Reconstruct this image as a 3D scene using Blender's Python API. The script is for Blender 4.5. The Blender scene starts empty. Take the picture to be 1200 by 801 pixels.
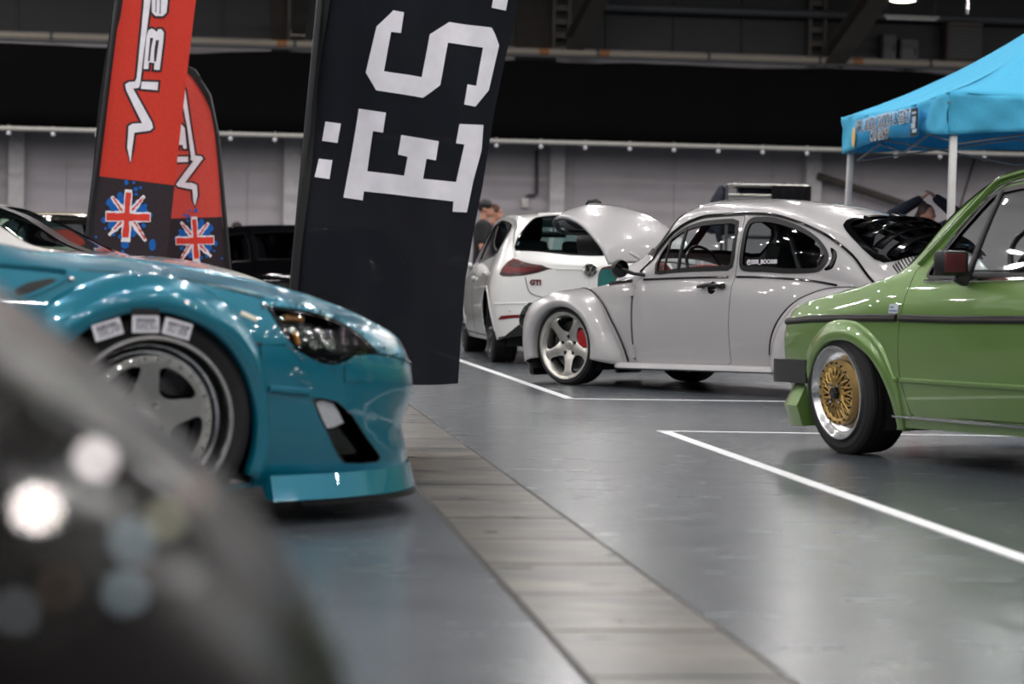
import bpy, bmesh, math, random, bisect
from mathutils import Vector, Matrix, Euler
from mathutils.geometry import delaunay_2d_cdt

sc = bpy.context.scene
col = sc.collection
random.seed(7)

# ---------------------------------------------------------------- camera, world, lights, exposure
F_PX = 2833.0; CAM_H = .76; PITCH = math.atan(79.5/F_PX); ROLL = .018      # 85 mm lens, image taken as 1200 x 801
cam = bpy.data.cameras.new('camera'); cam_ob = bpy.data.objects.new('camera', cam); col.objects.link(cam_ob)
cam.sensor_width = 36; cam.lens = F_PX*36/1200; cam.clip_start = .05; cam.clip_end = 300
_f = Vector((0, math.cos(PITCH), -math.sin(PITCH))); _r0 = Vector((1, 0, 0)); _u0 = Vector((0, math.sin(PITCH), math.cos(PITCH)))
_r = _r0*math.cos(ROLL)+_u0*math.sin(ROLL); _u = -_r0*math.sin(ROLL)+_u0*math.cos(ROLL)
cam_ob.matrix_world = Matrix(((_r.x, _u.x, -_f.x, 0), (_r.y, _u.y, -_f.y, 0), (_r.z, _u.z, -_f.z, CAM_H), (0, 0, 0, 1)))
cam.dof.use_dof = True; cam.dof.focus_distance = 13.2; cam.dof.aperture_fstop = 3.4
sc.camera = cam_ob
sc.view_settings.view_transform = 'Standard'; sc.view_settings.look = 'None'; sc.view_settings.gamma = 1
sc.view_settings.use_curve_mapping = False; sc.view_settings.exposure = 0.0
sc.cycles.use_denoising = True; sc.cycles.sample_clamp_indirect = 8; sc.cycles.max_bounces = 10
sc.cycles.transparent_max_bounces = 16; sc.cycles.caustics_reflective = False; sc.cycles.caustics_refractive = False

world = bpy.data.worlds.new('hall_air'); sc.world = world; world.use_nodes = True
world.node_tree.nodes['Background'].inputs[0].default_value = (.80, .86, 1.0, 1)
world.node_tree.nodes['Background'].inputs[1].default_value = .10

LAMP_W = 68.0
def hall_light(x, y, z, w=LAMP_W, size=.24):
    l = bpy.data.lights.new('high_bay_light', 'AREA'); l.shape = 'DISK'; l.size = size; l.energy = w
    l.color = (1.0, .97, .95)
    o = bpy.data.objects.new('high_bay_light', l); o.location = (x, y, z); col.objects.link(o); return o
for _i in range(-7, 8):
    for _j in range(-3, 14):
        hall_light(_i*3.7+1.1+.4*math.sin(_j*2.1), _j*3.5-1.6+.3*math.sin(_i*1.7), 7.4)

def ray(px, py):
    return _f+_r*((px-600)/F_PX)-_u*((py-400.5)/F_PX)
def at(px, py, Y):
    """the point at depth Y metres in front of the lens that the photograph shows at a pixel"""
    r = ray(px, py); return Vector((0, 0, CAM_H))+r*(Y/r.y)
def ground(px, py, z=0.0):
    r = ray(px, py); return Vector((0, 0, CAM_H))+r*((z-CAM_H)/r.z)
# ---------------------------------------------------------------- curves and car-body surfaces (plain maths)
import math, random
PI = math.pi
def pchip(pts):
    pts = sorted(pts); xs = [p[0] for p in pts]; ys = [p[1] for p in pts]; n = len(xs)
    h = [xs[i+1]-xs[i] for i in range(n-1)]; d = [(ys[i+1]-ys[i])/h[i] for i in range(n-1)]
    m = [0.0]*n
    if n == 2: m = [d[0], d[0]]
    else:
        for i in range(1, n-1):
            if d[i-1]*d[i] > 0:
                a = 2*h[i]+h[i-1]; b = h[i]+2*h[i-1]
                m[i] = (a+b)/(a/d[i-1]+b/d[i])
        m[0] = 1.5*d[0]-.5*m[1]; m[-1] = 1.5*d[-1]-.5*m[-2]
    import bisect
    def f(x):
        if x <= xs[0]: return ys[0]
        if x >= xs[-1]: return ys[-1]
        i = bisect.bisect_right(xs, x)-1; t = (x-xs[i])/h[i]
        return ((1+2*t)*(1-t)**2*ys[i] + t*(1-t)**2*h[i]*m[i] + t*t*(3-2*t)*ys[i+1] + t*t*(t-1)*h[i]*m[i+1])
    return f
VS, VR = .5, .72          # section parameter of the shoulder and of the roof rail
class Body:
    """left half of a car body: S(x, v); v runs sill 0 > shoulder .5 > roof rail .72 > centre line 1"""
    def __init__(s, B, zb, z0, zr, R, zt, tuck=.05, bulge=.02, crown=2.0, soft=.0, wb=.012, pinch=None):
        s.B, s.zb, s.z0, s.zr, s.R, s.zt = [pchip(a) for a in (B, zb, z0, zr, R, zt)]
        s.tuck, s.bulge, s.crown, s.soft, s.wb = tuck, bulge, crown, soft, wb
        s.pinch = pchip(pinch) if pinch else None
        # arc-length-like coordinate q along the car, so that blunt ends get as many points as the sides
        s.x0, s.x1 = min(p[0] for p in B), max(p[0] for p in B)
        n = 600; xs = []
        for i in range(n+1):
            t = i/n; xs.append(s.x0+(s.x1-s.x0)*(.5-.5*math.cos(PI*t)))
        q = [0.0]
        for i in range(n):
            a, b = xs[i], xs[i+1]
            q.append(q[-1]+math.sqrt((b-a)**2+(s.B(b)-s.B(a))**2+(s.zt(b)-s.zt(a))**2))
        s.L = q[-1]; s._x, s._q = xs, q
    def Q(s, x):
        import bisect
        i = min(max(bisect.bisect_right(s._x, x)-1, 0), len(s._x)-2)
        t = (x-s._x[i])/(s._x[i+1]-s._x[i]); return s._q[i]+min(1, max(0, t))*(s._q[i+1]-s._q[i])
    def X(s, q):
        import bisect
        i = min(max(bisect.bisect_right(s._q, q)-1, 0), len(s._q)-2)
        t = (q-s._q[i])/max(1e-9, s._q[i+1]-s._q[i]); return s._x[i]+min(1, max(0, t))*(s._x[i+1]-s._x[i])
    def P(s, x, v):
        B, zb, z0, zr, R, zt = s.B(x), s.zb(x), s.z0(x), s.zr(x), s.R(x), s.zt(x)
        if v <= VS:
            t = v/VS
            k = min(1, B/.4)
            y = B + k*(s.bulge*math.sin(PI*t) - s.tuck*(1-t)**3 - s.soft*max(0, t-.7)**2/.09)
            if s.pinch: y -= min(s.pinch(x), B*.4)*math.exp(-((t-.45)/.22)**2)
            return (x, y, z0+(zb-z0)*t)
        B -= s.soft*min(1, B/.4)
        if v <= VR:
            t = (v-VS)/(VR-VS)
            return (x, B+(R-B)*t + s.wb*math.sin(PI*t)*min(1, B/.4), zb+(zr-zb)*t)
        a = (v-VR)/(1-VR)*PI/2
        return (x, R*max(0, math.cos(a))**(2/s.crown), zr+(zt-zr)*max(0, math.sin(a))**(2/s.crown))
    def N(s, x, v):
        e = .004; v = min(max(v, .002), .997)
        a = s.P(x-e, v); b = s.P(x+e, v); c = s.P(x, v-.003); d = s.P(x, v+.003)
        u = [b[i]-a[i] for i in range(3)]; w = [d[i]-c[i] for i in range(3)]
        n = [w[1]*u[2]-w[2]*u[1], w[2]*u[0]-w[0]*u[2], w[0]*u[1]-w[1]*u[0]]
        l = math.sqrt(sum(q*q for q in n)) or 1
        n = [q/l for q in n]
        if n[1] < 0 and n[2] < .3: n = [-q for q in n]
        return n
    def vz(s, x, z):
        """section parameter at height z, below the rail"""
        zb, z0, zr = s.zb(x), s.z0(x), s.zr(x)
        if z <= zb: return VS*max(0, (z-z0)/max(1e-6, zb-z0))
        return VS+(VR-VS)*min(1, (z-zb)/max(1e-6, zr-zb))
    def vy(s, x, y):
        """section parameter at half width y, above the rail"""
        c = min(1, max(0, y/max(1e-6, s.R(x))))**(s.crown/2)
        return VR+(1-VR)*math.acos(c)/(PI/2)
    def fz(s, pts):
        out = []
        for a, b in zip(pts, pts[1:]):
            k = max(1, int(abs(b[0]-a[0])/.05)); out += [(a[0]+(b[0]-a[0])*i/k, a[1]+(b[1]-a[1])*i/k) for i in range(k)]
        return [(x, s.vz(x, z)) for x, z in out+[pts[-1]]]
    def fy(s, pts): return [(x, s.vy(x, y)) for x, y in pts]
# ---------------------------------------------------------------- materials
def _mat(name):
    m = bpy.data.materials.new(name); m.use_nodes = True; nt = m.node_tree
    return m, nt, nt.nodes['Principled BSDF']
def srgb(c):
    if isinstance(c, str): c = tuple(int(c[i:i+2], 16)/255 for i in (0, 2, 4))
    return tuple(q/12.92 if q <= .04045 else ((q+.055)/1.055)**2.4 for q in c)+(1,)
def simple(name, c, rough=.5, metal=0., var=.06, scale=12., coat=0., spec=.5, bump=0.):
    m, nt, p = _mat(name); c = srgb(c)
    t = nt.nodes.new('ShaderNodeTexCoord'); n = nt.nodes.new('ShaderNodeTexNoise'); n.inputs['Scale'].default_value = scale
    nt.links.new(t.outputs['Object'], n.inputs['Vector'])
    r = nt.nodes.new('ShaderNodeValToRGB')
    r.color_ramp.elements[0].position = .3; r.color_ramp.elements[1].position = .7
    r.color_ramp.elements[0].color = tuple(q*(1-var) for q in c[:3])+(1,); r.color_ramp.elements[1].color = tuple(min(1, q*(1+var)) for q in c[:3])+(1,)
    nt.links.new(n.outputs['Fac'], r.inputs['Fac']); nt.links.new(r.outputs['Color'], p.inputs['Base Color'])
    p.inputs['Roughness'].default_value = rough; p.inputs['Metallic'].default_value = metal
    p.inputs['Coat Weight'].default_value = coat; p.inputs['Coat Roughness'].default_value = .03
    p.inputs['Specular IOR Level'].default_value = spec
    if bump:
        b = nt.nodes.new('ShaderNodeBump'); b.inputs['Strength'].default_value = bump; b.inputs['Distance'].default_value = .004
        nt.links.new(n.outputs['Fac'], b.inputs['Height']); nt.links.new(b.outputs['Normal'], p.inputs['Normal'])
    return m
def paint(name, c, metal=0., rough=.35, coat=1., spec=.5):
    return simple(name, c, rough, metal, .025, 3., coat, spec)
def glass(name, tint=(.75, .8, .8), refl=.9):
    m, nt, p = _mat(name); nt.nodes.remove(p); out = nt.nodes['Material Output']
    tr = nt.nodes.new('ShaderNodeBsdfTransparent'); tr.inputs[0].default_value = tuple(tint)+(1,)
    gl = nt.nodes.new('ShaderNodeBsdfGlossy'); gl.inputs['Roughness'].default_value = .02
    gl.inputs[0].default_value = (refl, refl, refl, 1)
    ge = nt.nodes.new('ShaderNodeNewGeometry'); dt = nt.nodes.new('ShaderNodeVectorMath'); dt.operation = 'DOT_PRODUCT'
    nt.links.new(ge.outputs['Normal'], dt.inputs[0]); nt.links.new(ge.outputs['Incoming'], dt.inputs[1])
    def mth(op, a, b=None):
        n = nt.nodes.new('ShaderNodeMath'); n.operation = op; nt.links.new(a, n.inputs[0])
        if b is not None: n.inputs[1].default_value = b
        return n.outputs[0]
    ab = mth('ABSOLUTE', dt.outputs['Value']); sb = nt.nodes.new('ShaderNodeMath'); sb.operation = 'SUBTRACT'; sb.inputs[0].default_value = 1; nt.links.new(ab, sb.inputs[1])
    fr = mth('ADD', mth('MULTIPLY', mth('POWER', sb.outputs[0], 5.0), .92), .05)      # Schlick reflectance, the same from both sides
    mx = nt.nodes.new('ShaderNodeMixShader'); nt.links.new(fr, mx.inputs[0])
    nt.links.new(tr.outputs[0], mx.inputs[1]); nt.links.new(gl.outputs[0], mx.inputs[2]); nt.links.new(mx.outputs[0], out.inputs['Surface'])
    return m
def emit(name, c, s):
    m, nt, p = _mat(name); p.inputs['Emission Color'].default_value = srgb(c); p.inputs['Emission Strength'].default_value = s
    p.inputs['Base Color'].default_value = srgb(c); return m
def sheet_mat(name, c, trans=.25, var=.12):
    """thin cloth: a little light comes through"""
    m = simple(name, c, .85, 0, var, 40., spec=.15); nt = m.node_tree; p = nt.nodes['Principled BSDF']
    t = nt.nodes.new('ShaderNodeBsdfTranslucent'); mx = nt.nodes.new('ShaderNodeMixShader'); mx.inputs[0].default_value = trans
    t.inputs[0].default_value = srgb(c)
    nt.links.new(p.outputs[0], mx.inputs[1]); nt.links.new(t.outputs[0], mx.inputs[2]); nt.links.new(mx.outputs[0], nt.nodes['Material Output'].inputs['Surface'])
    return m

BLACK = simple('black_plastic', '141416', .45); RUBBER = simple('tyre_rubber', '17171a', .75, bump=.2)
TRIM = simple('black_gloss_trim', '08080a', .12, coat=.5); SEAL = simple('window_seal', '0d0d0f', .5)
CHROME = simple('chrome', 'd8d8d8', .08, 1.); SATIN = simple('satin_silver', 'd2d0ca', .36, 1.)
POLISH = simple('polished_alloy', 'ececee', .2, 1., bump=.2, scale=30); DARKIN = simple('dark_interior', '131315', .8)
GLASS = glass('clear_glass', (.90, .94, .93)); TINT = glass('tinted_glass', (.50, .53, .54)); DTINT = glass('dark_glass', (.10, .11, .12)); GREENG = glass('green_glass', (.62, .80, .78))
REDM = simple('brake_red', 'a01018', .3, coat=.6); IRON = simple('brake_iron', '5a5a5c', .4, 1.)
WHITE = simple('white_print', 'e9e6ee', .8, spec=.2)

# ---------------------------------------------------------------- objects
def tag(o, label=None, cat=None, group=None, kind=None):
    if label: o['label'] = label
    if cat: o['category'] = cat
    if group: o['group'] = group
    if kind: o['kind'] = kind
    return o
def empty(name, loc=(0, 0, 0), rot=(0, 0, 0), label=None, cat=None, group=None):
    o = bpy.data.objects.new(name, None); col.objects.link(o); o.location = loc; o.rotation_euler = rot
    o.empty_display_size = .2
    return tag(o, label, cat, group)
def copy_tree(o, parent=None):
    c = o.copy(); col.objects.link(c); c.parent = parent
    for ch in [k for k in bpy.data.objects if k.parent == o]: copy_tree(ch, c)
    return c
class MB:
    def __init__(s): s.v = []; s.f = []; s.n = []; s.mi = []; s.cur = 0
    def add(s, vs, fs, ns=None):
        b = len(s.v); s.v += [tuple(q) for q in vs]; s.f += [tuple(i+b for i in f) for f in fs]; s.mi += [s.cur]*len(fs)
        s.n += [tuple(q) for q in ns] if ns else [None]*len(vs); return s
    def box(s, c, d, M=None, ch=0.0):
        """box centred on c, size d, optionally with chamfered vertical+horizontal edges"""
        x, y, z = [q/2 for q in d]
        if ch <= 0:
            vs = [(i*x, j*y, k*z) for i in (-1, 1) for j in (-1, 1) for k in (-1, 1)]
            fs = [(0, 1, 3, 2), (4, 6, 7, 5), (0, 4, 5, 1), (2, 3, 7, 6), (0, 2, 6, 4), (1, 5, 7, 3)]
        else:
            bm = bmesh.new(); bmesh.ops.create_cube(bm, size=1)
            for v in bm.verts: v.co = Vector((v.co.x*2*x, v.co.y*2*y, v.co.z*2*z))
            bmesh.ops.bevel(bm, geom=bm.edges[:], offset=ch, segments=2, affect='EDGES', profile=.5)
            bm.verts.index_update(); vs = [v.co[:] for v in bm.verts]; fs = [[v.index for v in f.verts] for f in bm.faces]; bm.free()
        c = Vector(c); vs = [(M @ Vector(v) if M else Vector(v))+c for v in vs]
        return s.add(vs, fs)
    def tube(s, path, r, n=8, caps=True, flat=1.0):
        path = [Vector(p) for p in path]; k = len(path); rs = r if isinstance(r, (list, tuple)) else [r]*k
        vs, fs = [], []; up = None
        for i in range(k):
            t = (path[min(i+1, k-1)]-path[max(i-1, 0)]).normalized()
            if up is None: up = t.orthogonal().normalized()
            up = (up-t*up.dot(t)).normalized(); b = t.cross(up)
            for j in range(n):
                a = 2*PI*j/n; vs.append(path[i]+up*rs[i]*math.cos(a)+b*rs[i]*flat*math.sin(a))
        for i in range(k-1):
            for j in range(n): fs.append((i*n+j, i*n+(j+1) % n, (i+1)*n+(j+1) % n, (i+1)*n+j))
        if caps: fs += [tuple(range(n-1, -1, -1)), tuple((k-1)*n+j for j in range(n))]
        return s.add(vs, fs)
    def lathe(s, prof, n=48, axis='y', c=(0, 0, 0)):
        """prof: (along axis, radius)"""
        vs, fs = [], []; m = len(prof); c = Vector(c)
        for i in range(n):
            a = 2*PI*i/n; ca, sa = math.cos(a), math.sin(a)
            for h, r in prof:
                vs.append(c+Vector((r*ca, h, r*sa) if axis == 'y' else ((r*ca, r*sa, h) if axis == 'z' else (h, r*ca, r*sa))))
        for i in range(n):
            for j in range(m-1):
                a, b = i*m+j, ((i+1) % n)*m+j; fs.append((a, a+1, b+1, b))
        return s.add(vs, fs)
    def ball(s, c, r, n=16, m=10, M=None):
        r = r if isinstance(r, (list, tuple)) else (r, r, r); vs, fs = [], []
        for i in range(m+1):
            p = PI*i/m
            for j in range(n):
                a = 2*PI*j/n; v = Vector((r[0]*math.sin(p)*math.cos(a), r[1]*math.sin(p)*math.sin(a), r[2]*math.cos(p)))
                vs.append((M @ v if M else v)+Vector(c))
        for i in range(m):
            for j in range(n): fs.append((i*n+j, i*n+(j+1) % n, (i+1)*n+(j+1) % n, (i+1)*n+j))
        return s.add(vs, fs)
    def grid(s, fn, us, vs_, closed=False):
        vs = [fn(u, v) for u in us for v in vs_]; m = len(vs_); fs = []
        k = len(us) if closed else len(us)-1
        for i in range(k):
            for j in range(m-1):
                a, b = i*m+j, ((i+1) % len(us))*m+j; fs.append((a, b, b+1, a+1))
        return s.add(vs, fs)
    def prism(s, poly, h, M=None):
        """outline in local xy, thickness h along z, placed by matrix M"""
        M = M or Matrix.Identity(4); n = len(poly)
        vs = [M @ Vector((x, y, 0)) for x, y in poly]+[M @ Vector((x, y, h)) for x, y in poly]
        fs = [tuple(range(n-1, -1, -1)), tuple(range(n, 2*n))]+[(i, (i+1) % n, n+(i+1) % n, n+i) for i in range(n)]
        return s.add(vs, fs)
    def build(s, name, mat, parent=None, smooth=True, label=None, angle=40):
        me = bpy.data.meshes.new(name); me.from_pydata([tuple(q) for q in s.v], [], s.f); me.validate()
        for m in (mat if isinstance(mat, (list, tuple)) else [mat]): me.materials.append(m)
        bm = bmesh.new(); bm.from_mesh(me)
        if not any(s.n): bmesh.ops.recalc_face_normals(bm, faces=bm.faces[:])
        bm.to_mesh(me); bm.free()
        if smooth:
            me.polygons.foreach_set('use_smooth', [True]*len(me.polygons))
            if any(s.n):
                me.normals_split_custom_set_from_vertices([q or (0, 0, 0) for q in s.n])
            else: me.set_sharp_from_angle(angle=math.radians(angle))
        if any(s.mi) and len(s.mi) == len(me.polygons): me.polygons.foreach_set('material_index', s.mi)
        o = bpy.data.objects.new(name, me); col.objects.link(o); o.parent = parent
        if label: o['label'] = label
        return o

# ---------------------------------------------------------------- outlines and skins
def catmull(pts, k=6, closed=True):
    out = []; n = len(pts)
    for i in range(n if closed else n-1):
        g = lambda j: pts[j % n] if closed else pts[min(max(j, 0), n-1)]
        a, b, c, d = g(i-1), g(i), g(i+1), g(i+2)
        for q in range(k):
            t = q/k
            out.append(tuple(.5*(2*b[m]+(c[m]-a[m])*t+(2*a[m]-5*b[m]+4*c[m]-d[m])*t*t+(3*b[m]-a[m]-3*c[m]+d[m])*t**3) for m in range(len(b))))
    if not closed: out.append(tuple(pts[-1]))
    return out
def resample(poly, step, closed=True):
    out = []; n = len(poly)
    for i in range(n if closed else n-1):
        a, b = poly[i], poly[(i+1) % n]; k = max(1, int(math.ceil(math.dist(a, b)/step)))
        out += [tuple(a[m]+(b[m]-a[m])*t/k for m in range(len(a))) for t in range(k)]
    if not closed: out.append(tuple(poly[-1]))
    return out
def area(p): return sum(p[i-1][0]*p[i][1]-p[i][0]*p[i-1][1] for i in range(len(p)))/2
def inside(p, poly):
    x, y = p; c = False; n = len(poly); j = n-1
    for i in range(n):
        a, b = poly[i], poly[j]
        if (a[1] > y) != (b[1] > y) and x < (b[0]-a[0])*(y-a[1])/(b[1]-a[1])+a[0]: c = not c
        j = i
    return c
def offset(poly, d):
    """grow (d > 0) or shrink a closed outline"""
    p = [poly[i] for i in range(len(poly)) if math.dist(poly[i], poly[i-1]) > 1e-5]
    if area(p) < 0: p = p[::-1]
    n = len(p); out = []
    for i in range(n):
        a, b, c = p[i-1], p[i], p[(i+1) % n]
        u = ((b[0]-a[0]), (b[1]-a[1])); w = ((c[0]-b[0]), (c[1]-b[1]))
        lu, lw = math.hypot(*u), math.hypot(*w)
        n1 = (u[1]/lu, -u[0]/lu); n2 = (w[1]/lw, -w[0]/lw)
        m = (n1[0]+n2[0], n1[1]+n2[1]); l2 = m[0]**2+m[1]**2
        k = min(2*d/l2 if l2 > .3 else 2*d/.3, abs(d)*2) if d > 0 else max(2*d/l2 if l2 > .3 else 2*d/.3, -abs(d)*2)
        out.append((b[0]+m[0]*k, b[1]+m[1]*k))
    return out
def cdt(outer, holes=(), step=.05, edge=None):
    """points and triangles of a flat region, with inner points every step"""
    edge = edge or step; loops = [resample(outer, edge)]+[resample(h, edge) for h in holes]
    pts, ed = [], []
    for L in loops:
        b = len(pts); pts += L; ed += [(b+i, b+(i+1) % len(L)) for i in range(len(L))]
    xs = [p[0] for p in loops[0]]; ys = [p[1] for p in loops[0]]
    bnd = list(pts); cell = {}
    for p in bnd: cell.setdefault((int(p[0]//step), int(p[1]//step)), []).append(p)
    def clear(p):
        i, j = int(p[0]//step), int(p[1]//step)
        for a in (-1, 0, 1):
            for b in (-1, 0, 1):
                for q in cell.get((i+a, j+b), ()):
                    if math.dist(p, q) < step*.55: return False
        return True
    ny = int((max(ys)-min(ys))/step)+2; nx = int((max(xs)-min(xs))/step)+2
    for j in range(ny):
        for i in range(nx):
            p = (min(xs)+(i+.5*(j % 2))*step, min(ys)+j*step)
            if clear(p) and inside(p, loops[0]) and not any(inside(p, h) for h in loops[1:]): pts.append(p)
    r = delaunay_2d_cdt([Vector(p) for p in pts], ed, [], 0, 1e-7)
    V = [tuple(p) for p in r[0]]; T = []
    for f in r[2]:
        c = (sum(V[i][0] for i in f)/3, sum(V[i][1] for i in f)/3)
        if inside(c, loops[0]) and not any(inside(c, h) for h in loops[1:]):
            T.append(tuple(f) if area([V[i] for i in f]) > 0 else tuple(f)[::-1])
    return V, T
def skin(mb, V, T, P, N, off=0., th=.012, sides=(1,), open_edge=None, flip=False):
    """lays a flat triangulation on the surface P with normals N, as a shell of thickness th"""
    cnt = {}
    for f in T:
        for i in range(3):
            e = (f[i], f[(i+1) % 3]); cnt[e] = 1
    rim = [e for e in cnt if (e[1], e[0]) not in cnt and not (open_edge and open_edge(V[e[0]]) and open_edge(V[e[1]]))]
    p = [Vector(P(*q)) for q in V]; n = [Vector(N(*q)) for q in V]
    for sg in sides:
        s = lambda a: Vector((a.x, a.y*sg, a.z))
        fl = (sg < 0) != flip
        A = [s(p[i]+n[i]*off) for i in range(len(V))]; Bk = [s(p[i]+n[i]*(off-th)) for i in range(len(V))]; nn = [s(q) for q in n]
        F = [f[::-1] if fl else f for f in T]
        # make the winding agree with the normals
        a = sum(1 for f in F[:60] if (A[f[1]]-A[f[0]]).cross(A[f[2]]-A[f[0]]).dot(nn[f[0]]) > 0)
        if a*2 < min(60, len(F)): F = [f[::-1] for f in F]; fl = not fl
        mb.add(A, F, nn)
        if th > 0:
            mb.add(Bk, [f[::-1] for f in F], [-q for q in nn])
            for (i, j) in rim:
                t = (A[j]-A[i]); w = t.cross(nn[i]); w = w.normalized() if w.length > 1e-9 else Vector((0, 0, 1))
                if (i, j) in cnt and fl: w = -w
                mb.add([A[i], A[j], Bk[j], Bk[i]], [(0, 1, 2, 3) if not fl else (3, 2, 1, 0)], [w]*4)
    return mb
# ---------------------------------------------------------------- the hall
WA = math.radians(8); WE = Vector((math.cos(WA), math.sin(WA), 0)); WN = Vector((math.sin(WA), -math.cos(WA), 0)); W0 = Vector((0, 50, 0))
WM = Matrix(((WE.x, WN.x, 0, 0), (WE.y, WN.y, 0, 50), (0, 0, 1, 0), (0, 0, 0, 1)))       # wall frame: x along, y out from the wall, z up (left-handed axes, normals are recomputed)
def wp(px, py, d=0.):
    """(along, height) on the plane d metres in front of the back wall"""
    r = ray(px, py); o = Vector((0, 0, CAM_H)); t = ((W0+WN*d)-o).dot(WN)/r.dot(WN); p = o+r*t
    return ((p-W0).dot(WE), p.z)
def wbox(mb, s0, s1, z0, z1, d0, d1):
    c = [WM @ Vector((s, d, z)) for s in (s0, s1) for d in (d0, d1) for z in (z0, z1)]
    mb.add(c, [(0, 1, 3, 2), (4, 6, 7, 5), (0, 4, 5, 1), (2, 3, 7, 6), (0, 2, 6, 4), (1, 5, 7, 3)]); return mb
def structure(o): o['kind'] = 'structure'; return o

# polished concrete floor
def floor_mat(name, base, var, rough0, rough1, streak=0.):
    m, nt, p = _mat(name); L = nt.links
    tc = nt.nodes.new('ShaderNodeTexCoord')
    n1 = nt.nodes.new('ShaderNodeTexNoise'); n1.inputs['Scale'].default_value = .9; n1.inputs['Detail'].default_value = 8; n1.inputs['Roughness'].default_value = .62
    L.new(tc.outputs['Object'], n1.inputs['Vector'])
    mp = nt.nodes.new('ShaderNodeMapping'); mp.inputs['Scale'].default_value = (1.2, 6, 1); mp.inputs['Rotation'].default_value = (0, 0, .12)
    L.new(tc.outputs['Object'], mp.inputs['Vector'])
    n2 = nt.nodes.new('ShaderNodeTexNoise'); n2.inputs['Scale'].default_value = 2.2; n2.inputs['Detail'].default_value = 6
    L.new(mp.outputs[0], n2.inputs['Vector'])
    mx = nt.nodes.new('ShaderNodeMix'); mx.data_type = 'FLOAT'; mx.inputs[0].default_value = .45
    L.new(n1.outputs['Fac'], mx.inputs[2]); L.new(n2.outputs['Fac'], mx.inputs[3])
    r = nt.nodes.new('ShaderNodeValToRGB'); e = r.color_ramp.elements; c = srgb(base)
    e[0].position = .32; e[1].position = .70
    e[0].color = tuple(q*(1-var) for q in c[:3])+(1,); e[1].color = tuple(min(1, q*(1+var)) for q in c[:3])+(1,)
    L.new(mx.outputs[0], r.inputs['Fac'])
    if streak:
        # rubbed-through pale patches and dark stains on the cover slabs
        w = nt.nodes.new('ShaderNodeTexNoise'); w.inputs['Scale'].default_value = 1.6; w.inputs['Detail'].default_value = 9; w.inputs['Roughness'].default_value = .7
        mp2 = nt.nodes.new('ShaderNodeMapping'); mp2.inputs['Scale'].default_value = (1.0, 2.6, 1); L.new(tc.outputs['Object'], mp2.inputs['Vector']); L.new(mp2.outputs[0], w.inputs['Vector'])
        r2 = nt.nodes.new('ShaderNodeValToRGB'); r2.color_ramp.elements[0].position = .47; r2.color_ramp.elements[1].position = .60
        L.new(w.outputs['Fac'], r2.inputs['Fac'])
        m2 = nt.nodes.new('ShaderNodeMix'); m2.data_type = 'RGBA'; m2.inputs[7].default_value = srgb('857a68')
        ml = nt.nodes.new('ShaderNodeMath'); ml.operation = 'MULTIPLY'; ml.inputs[1].default_value = streak; L.new(r2.outputs['Color'], ml.inputs[0])
        L.new(ml.outputs[0], m2.inputs[0]); L.new(r.outputs['Color'], m2.inputs[6]); L.new(m2.outputs[2], p.inputs['Base Color'])
    else: L.new(r.outputs['Color'], p.inputs['Base Color'])
    mr = nt.nodes.new('ShaderNodeMapRange'); mr.inputs[3].default_value = rough0; mr.inputs[4].default_value = rough1
    L.new(n2.outputs['Fac'], mr.inputs[0]); L.new(mr.outputs[0], p.inputs['Roughness'])
    b = nt.nodes.new('ShaderNodeBump'); b.inputs['Strength'].default_value = .03; b.inputs['Distance'].default_value = .008
    L.new(mx.outputs[0], b.inputs['Height']); L.new(b.outputs['Normal'], p.inputs['Normal'])
    p.inputs['Specular IOR Level'].default_value = .6
    return m
FLOOR = floor_mat('polished_concrete', '4a4f54', .2, .17, .33)
SLAB = floor_mat('worn_slabs', '2b2a27', .45, .2, .42, .42)
structure(MB().add([(-60, -30, 0), (70, -30, 0), (70, 75, 0), (-60, 75, 0)], [(0, 1, 2, 3)]).build('floor', FLOOR, smooth=False))
structure(MB().add([(-60, -30, 9.6), (70, -30, 9.6), (70, 75, 9.6), (-60, 75, 9.6)], [(3, 2, 1, 0)]).build('ceiling', simple('dark_roof_sheet', '1c1d20', .8), smooth=False))
# the covered service duct: a strip of slabs in a steel-edged channel, running with the aisle
SA = math.atan2(8.844-4.487, -.372-.155); sd = Vector((math.cos(SA), math.sin(SA), 0)); sn = Vector((sd.y, -sd.x, 0))
so = Vector((.155, 4.487, 0)); wd = (Vector((.327, 6.355, 0))-so).dot(sn)
mb = MB(); rnd = random.Random(3); SL = .589; edges = MB()
t0 = (ground(600, 661.5)-so).dot(sd)
for i in range(-12, 66):
    a, b_ = t0+i*SL+.008, t0+(i+1)*SL-.008
    z = .0025+rnd.uniform(0, .0012)
    p = [so+sd*a+sn*.012, so+sd*a+sn*(wd-.012), so+sd*b_+sn*(wd-.012), so+sd*b_+sn*.012]
    mb.add([(q.x, q.y, z) for q in p]+[(q.x, q.y, -.03) for q in p], [(0, 1, 2, 3), (0, 4, 5, 1), (1, 5, 6, 2), (2, 6, 7, 3), (3, 7, 4, 0)])
structure(mb.build('trim_1', SLAB, smooth=False))
mb = MB()
q = [so+sd*(-9)+sn*(-.004), so+sd*(-9)+sn*(wd+.004), so+sd*42+sn*(wd+.004), so+sd*42+sn*(-.004)]
structure(mb.add([(v.x, v.y, .0012) for v in q], [(0, 1, 2, 3)]).build('trim_2', simple('channel_gap', '2a2826', .7), smooth=False))
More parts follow.
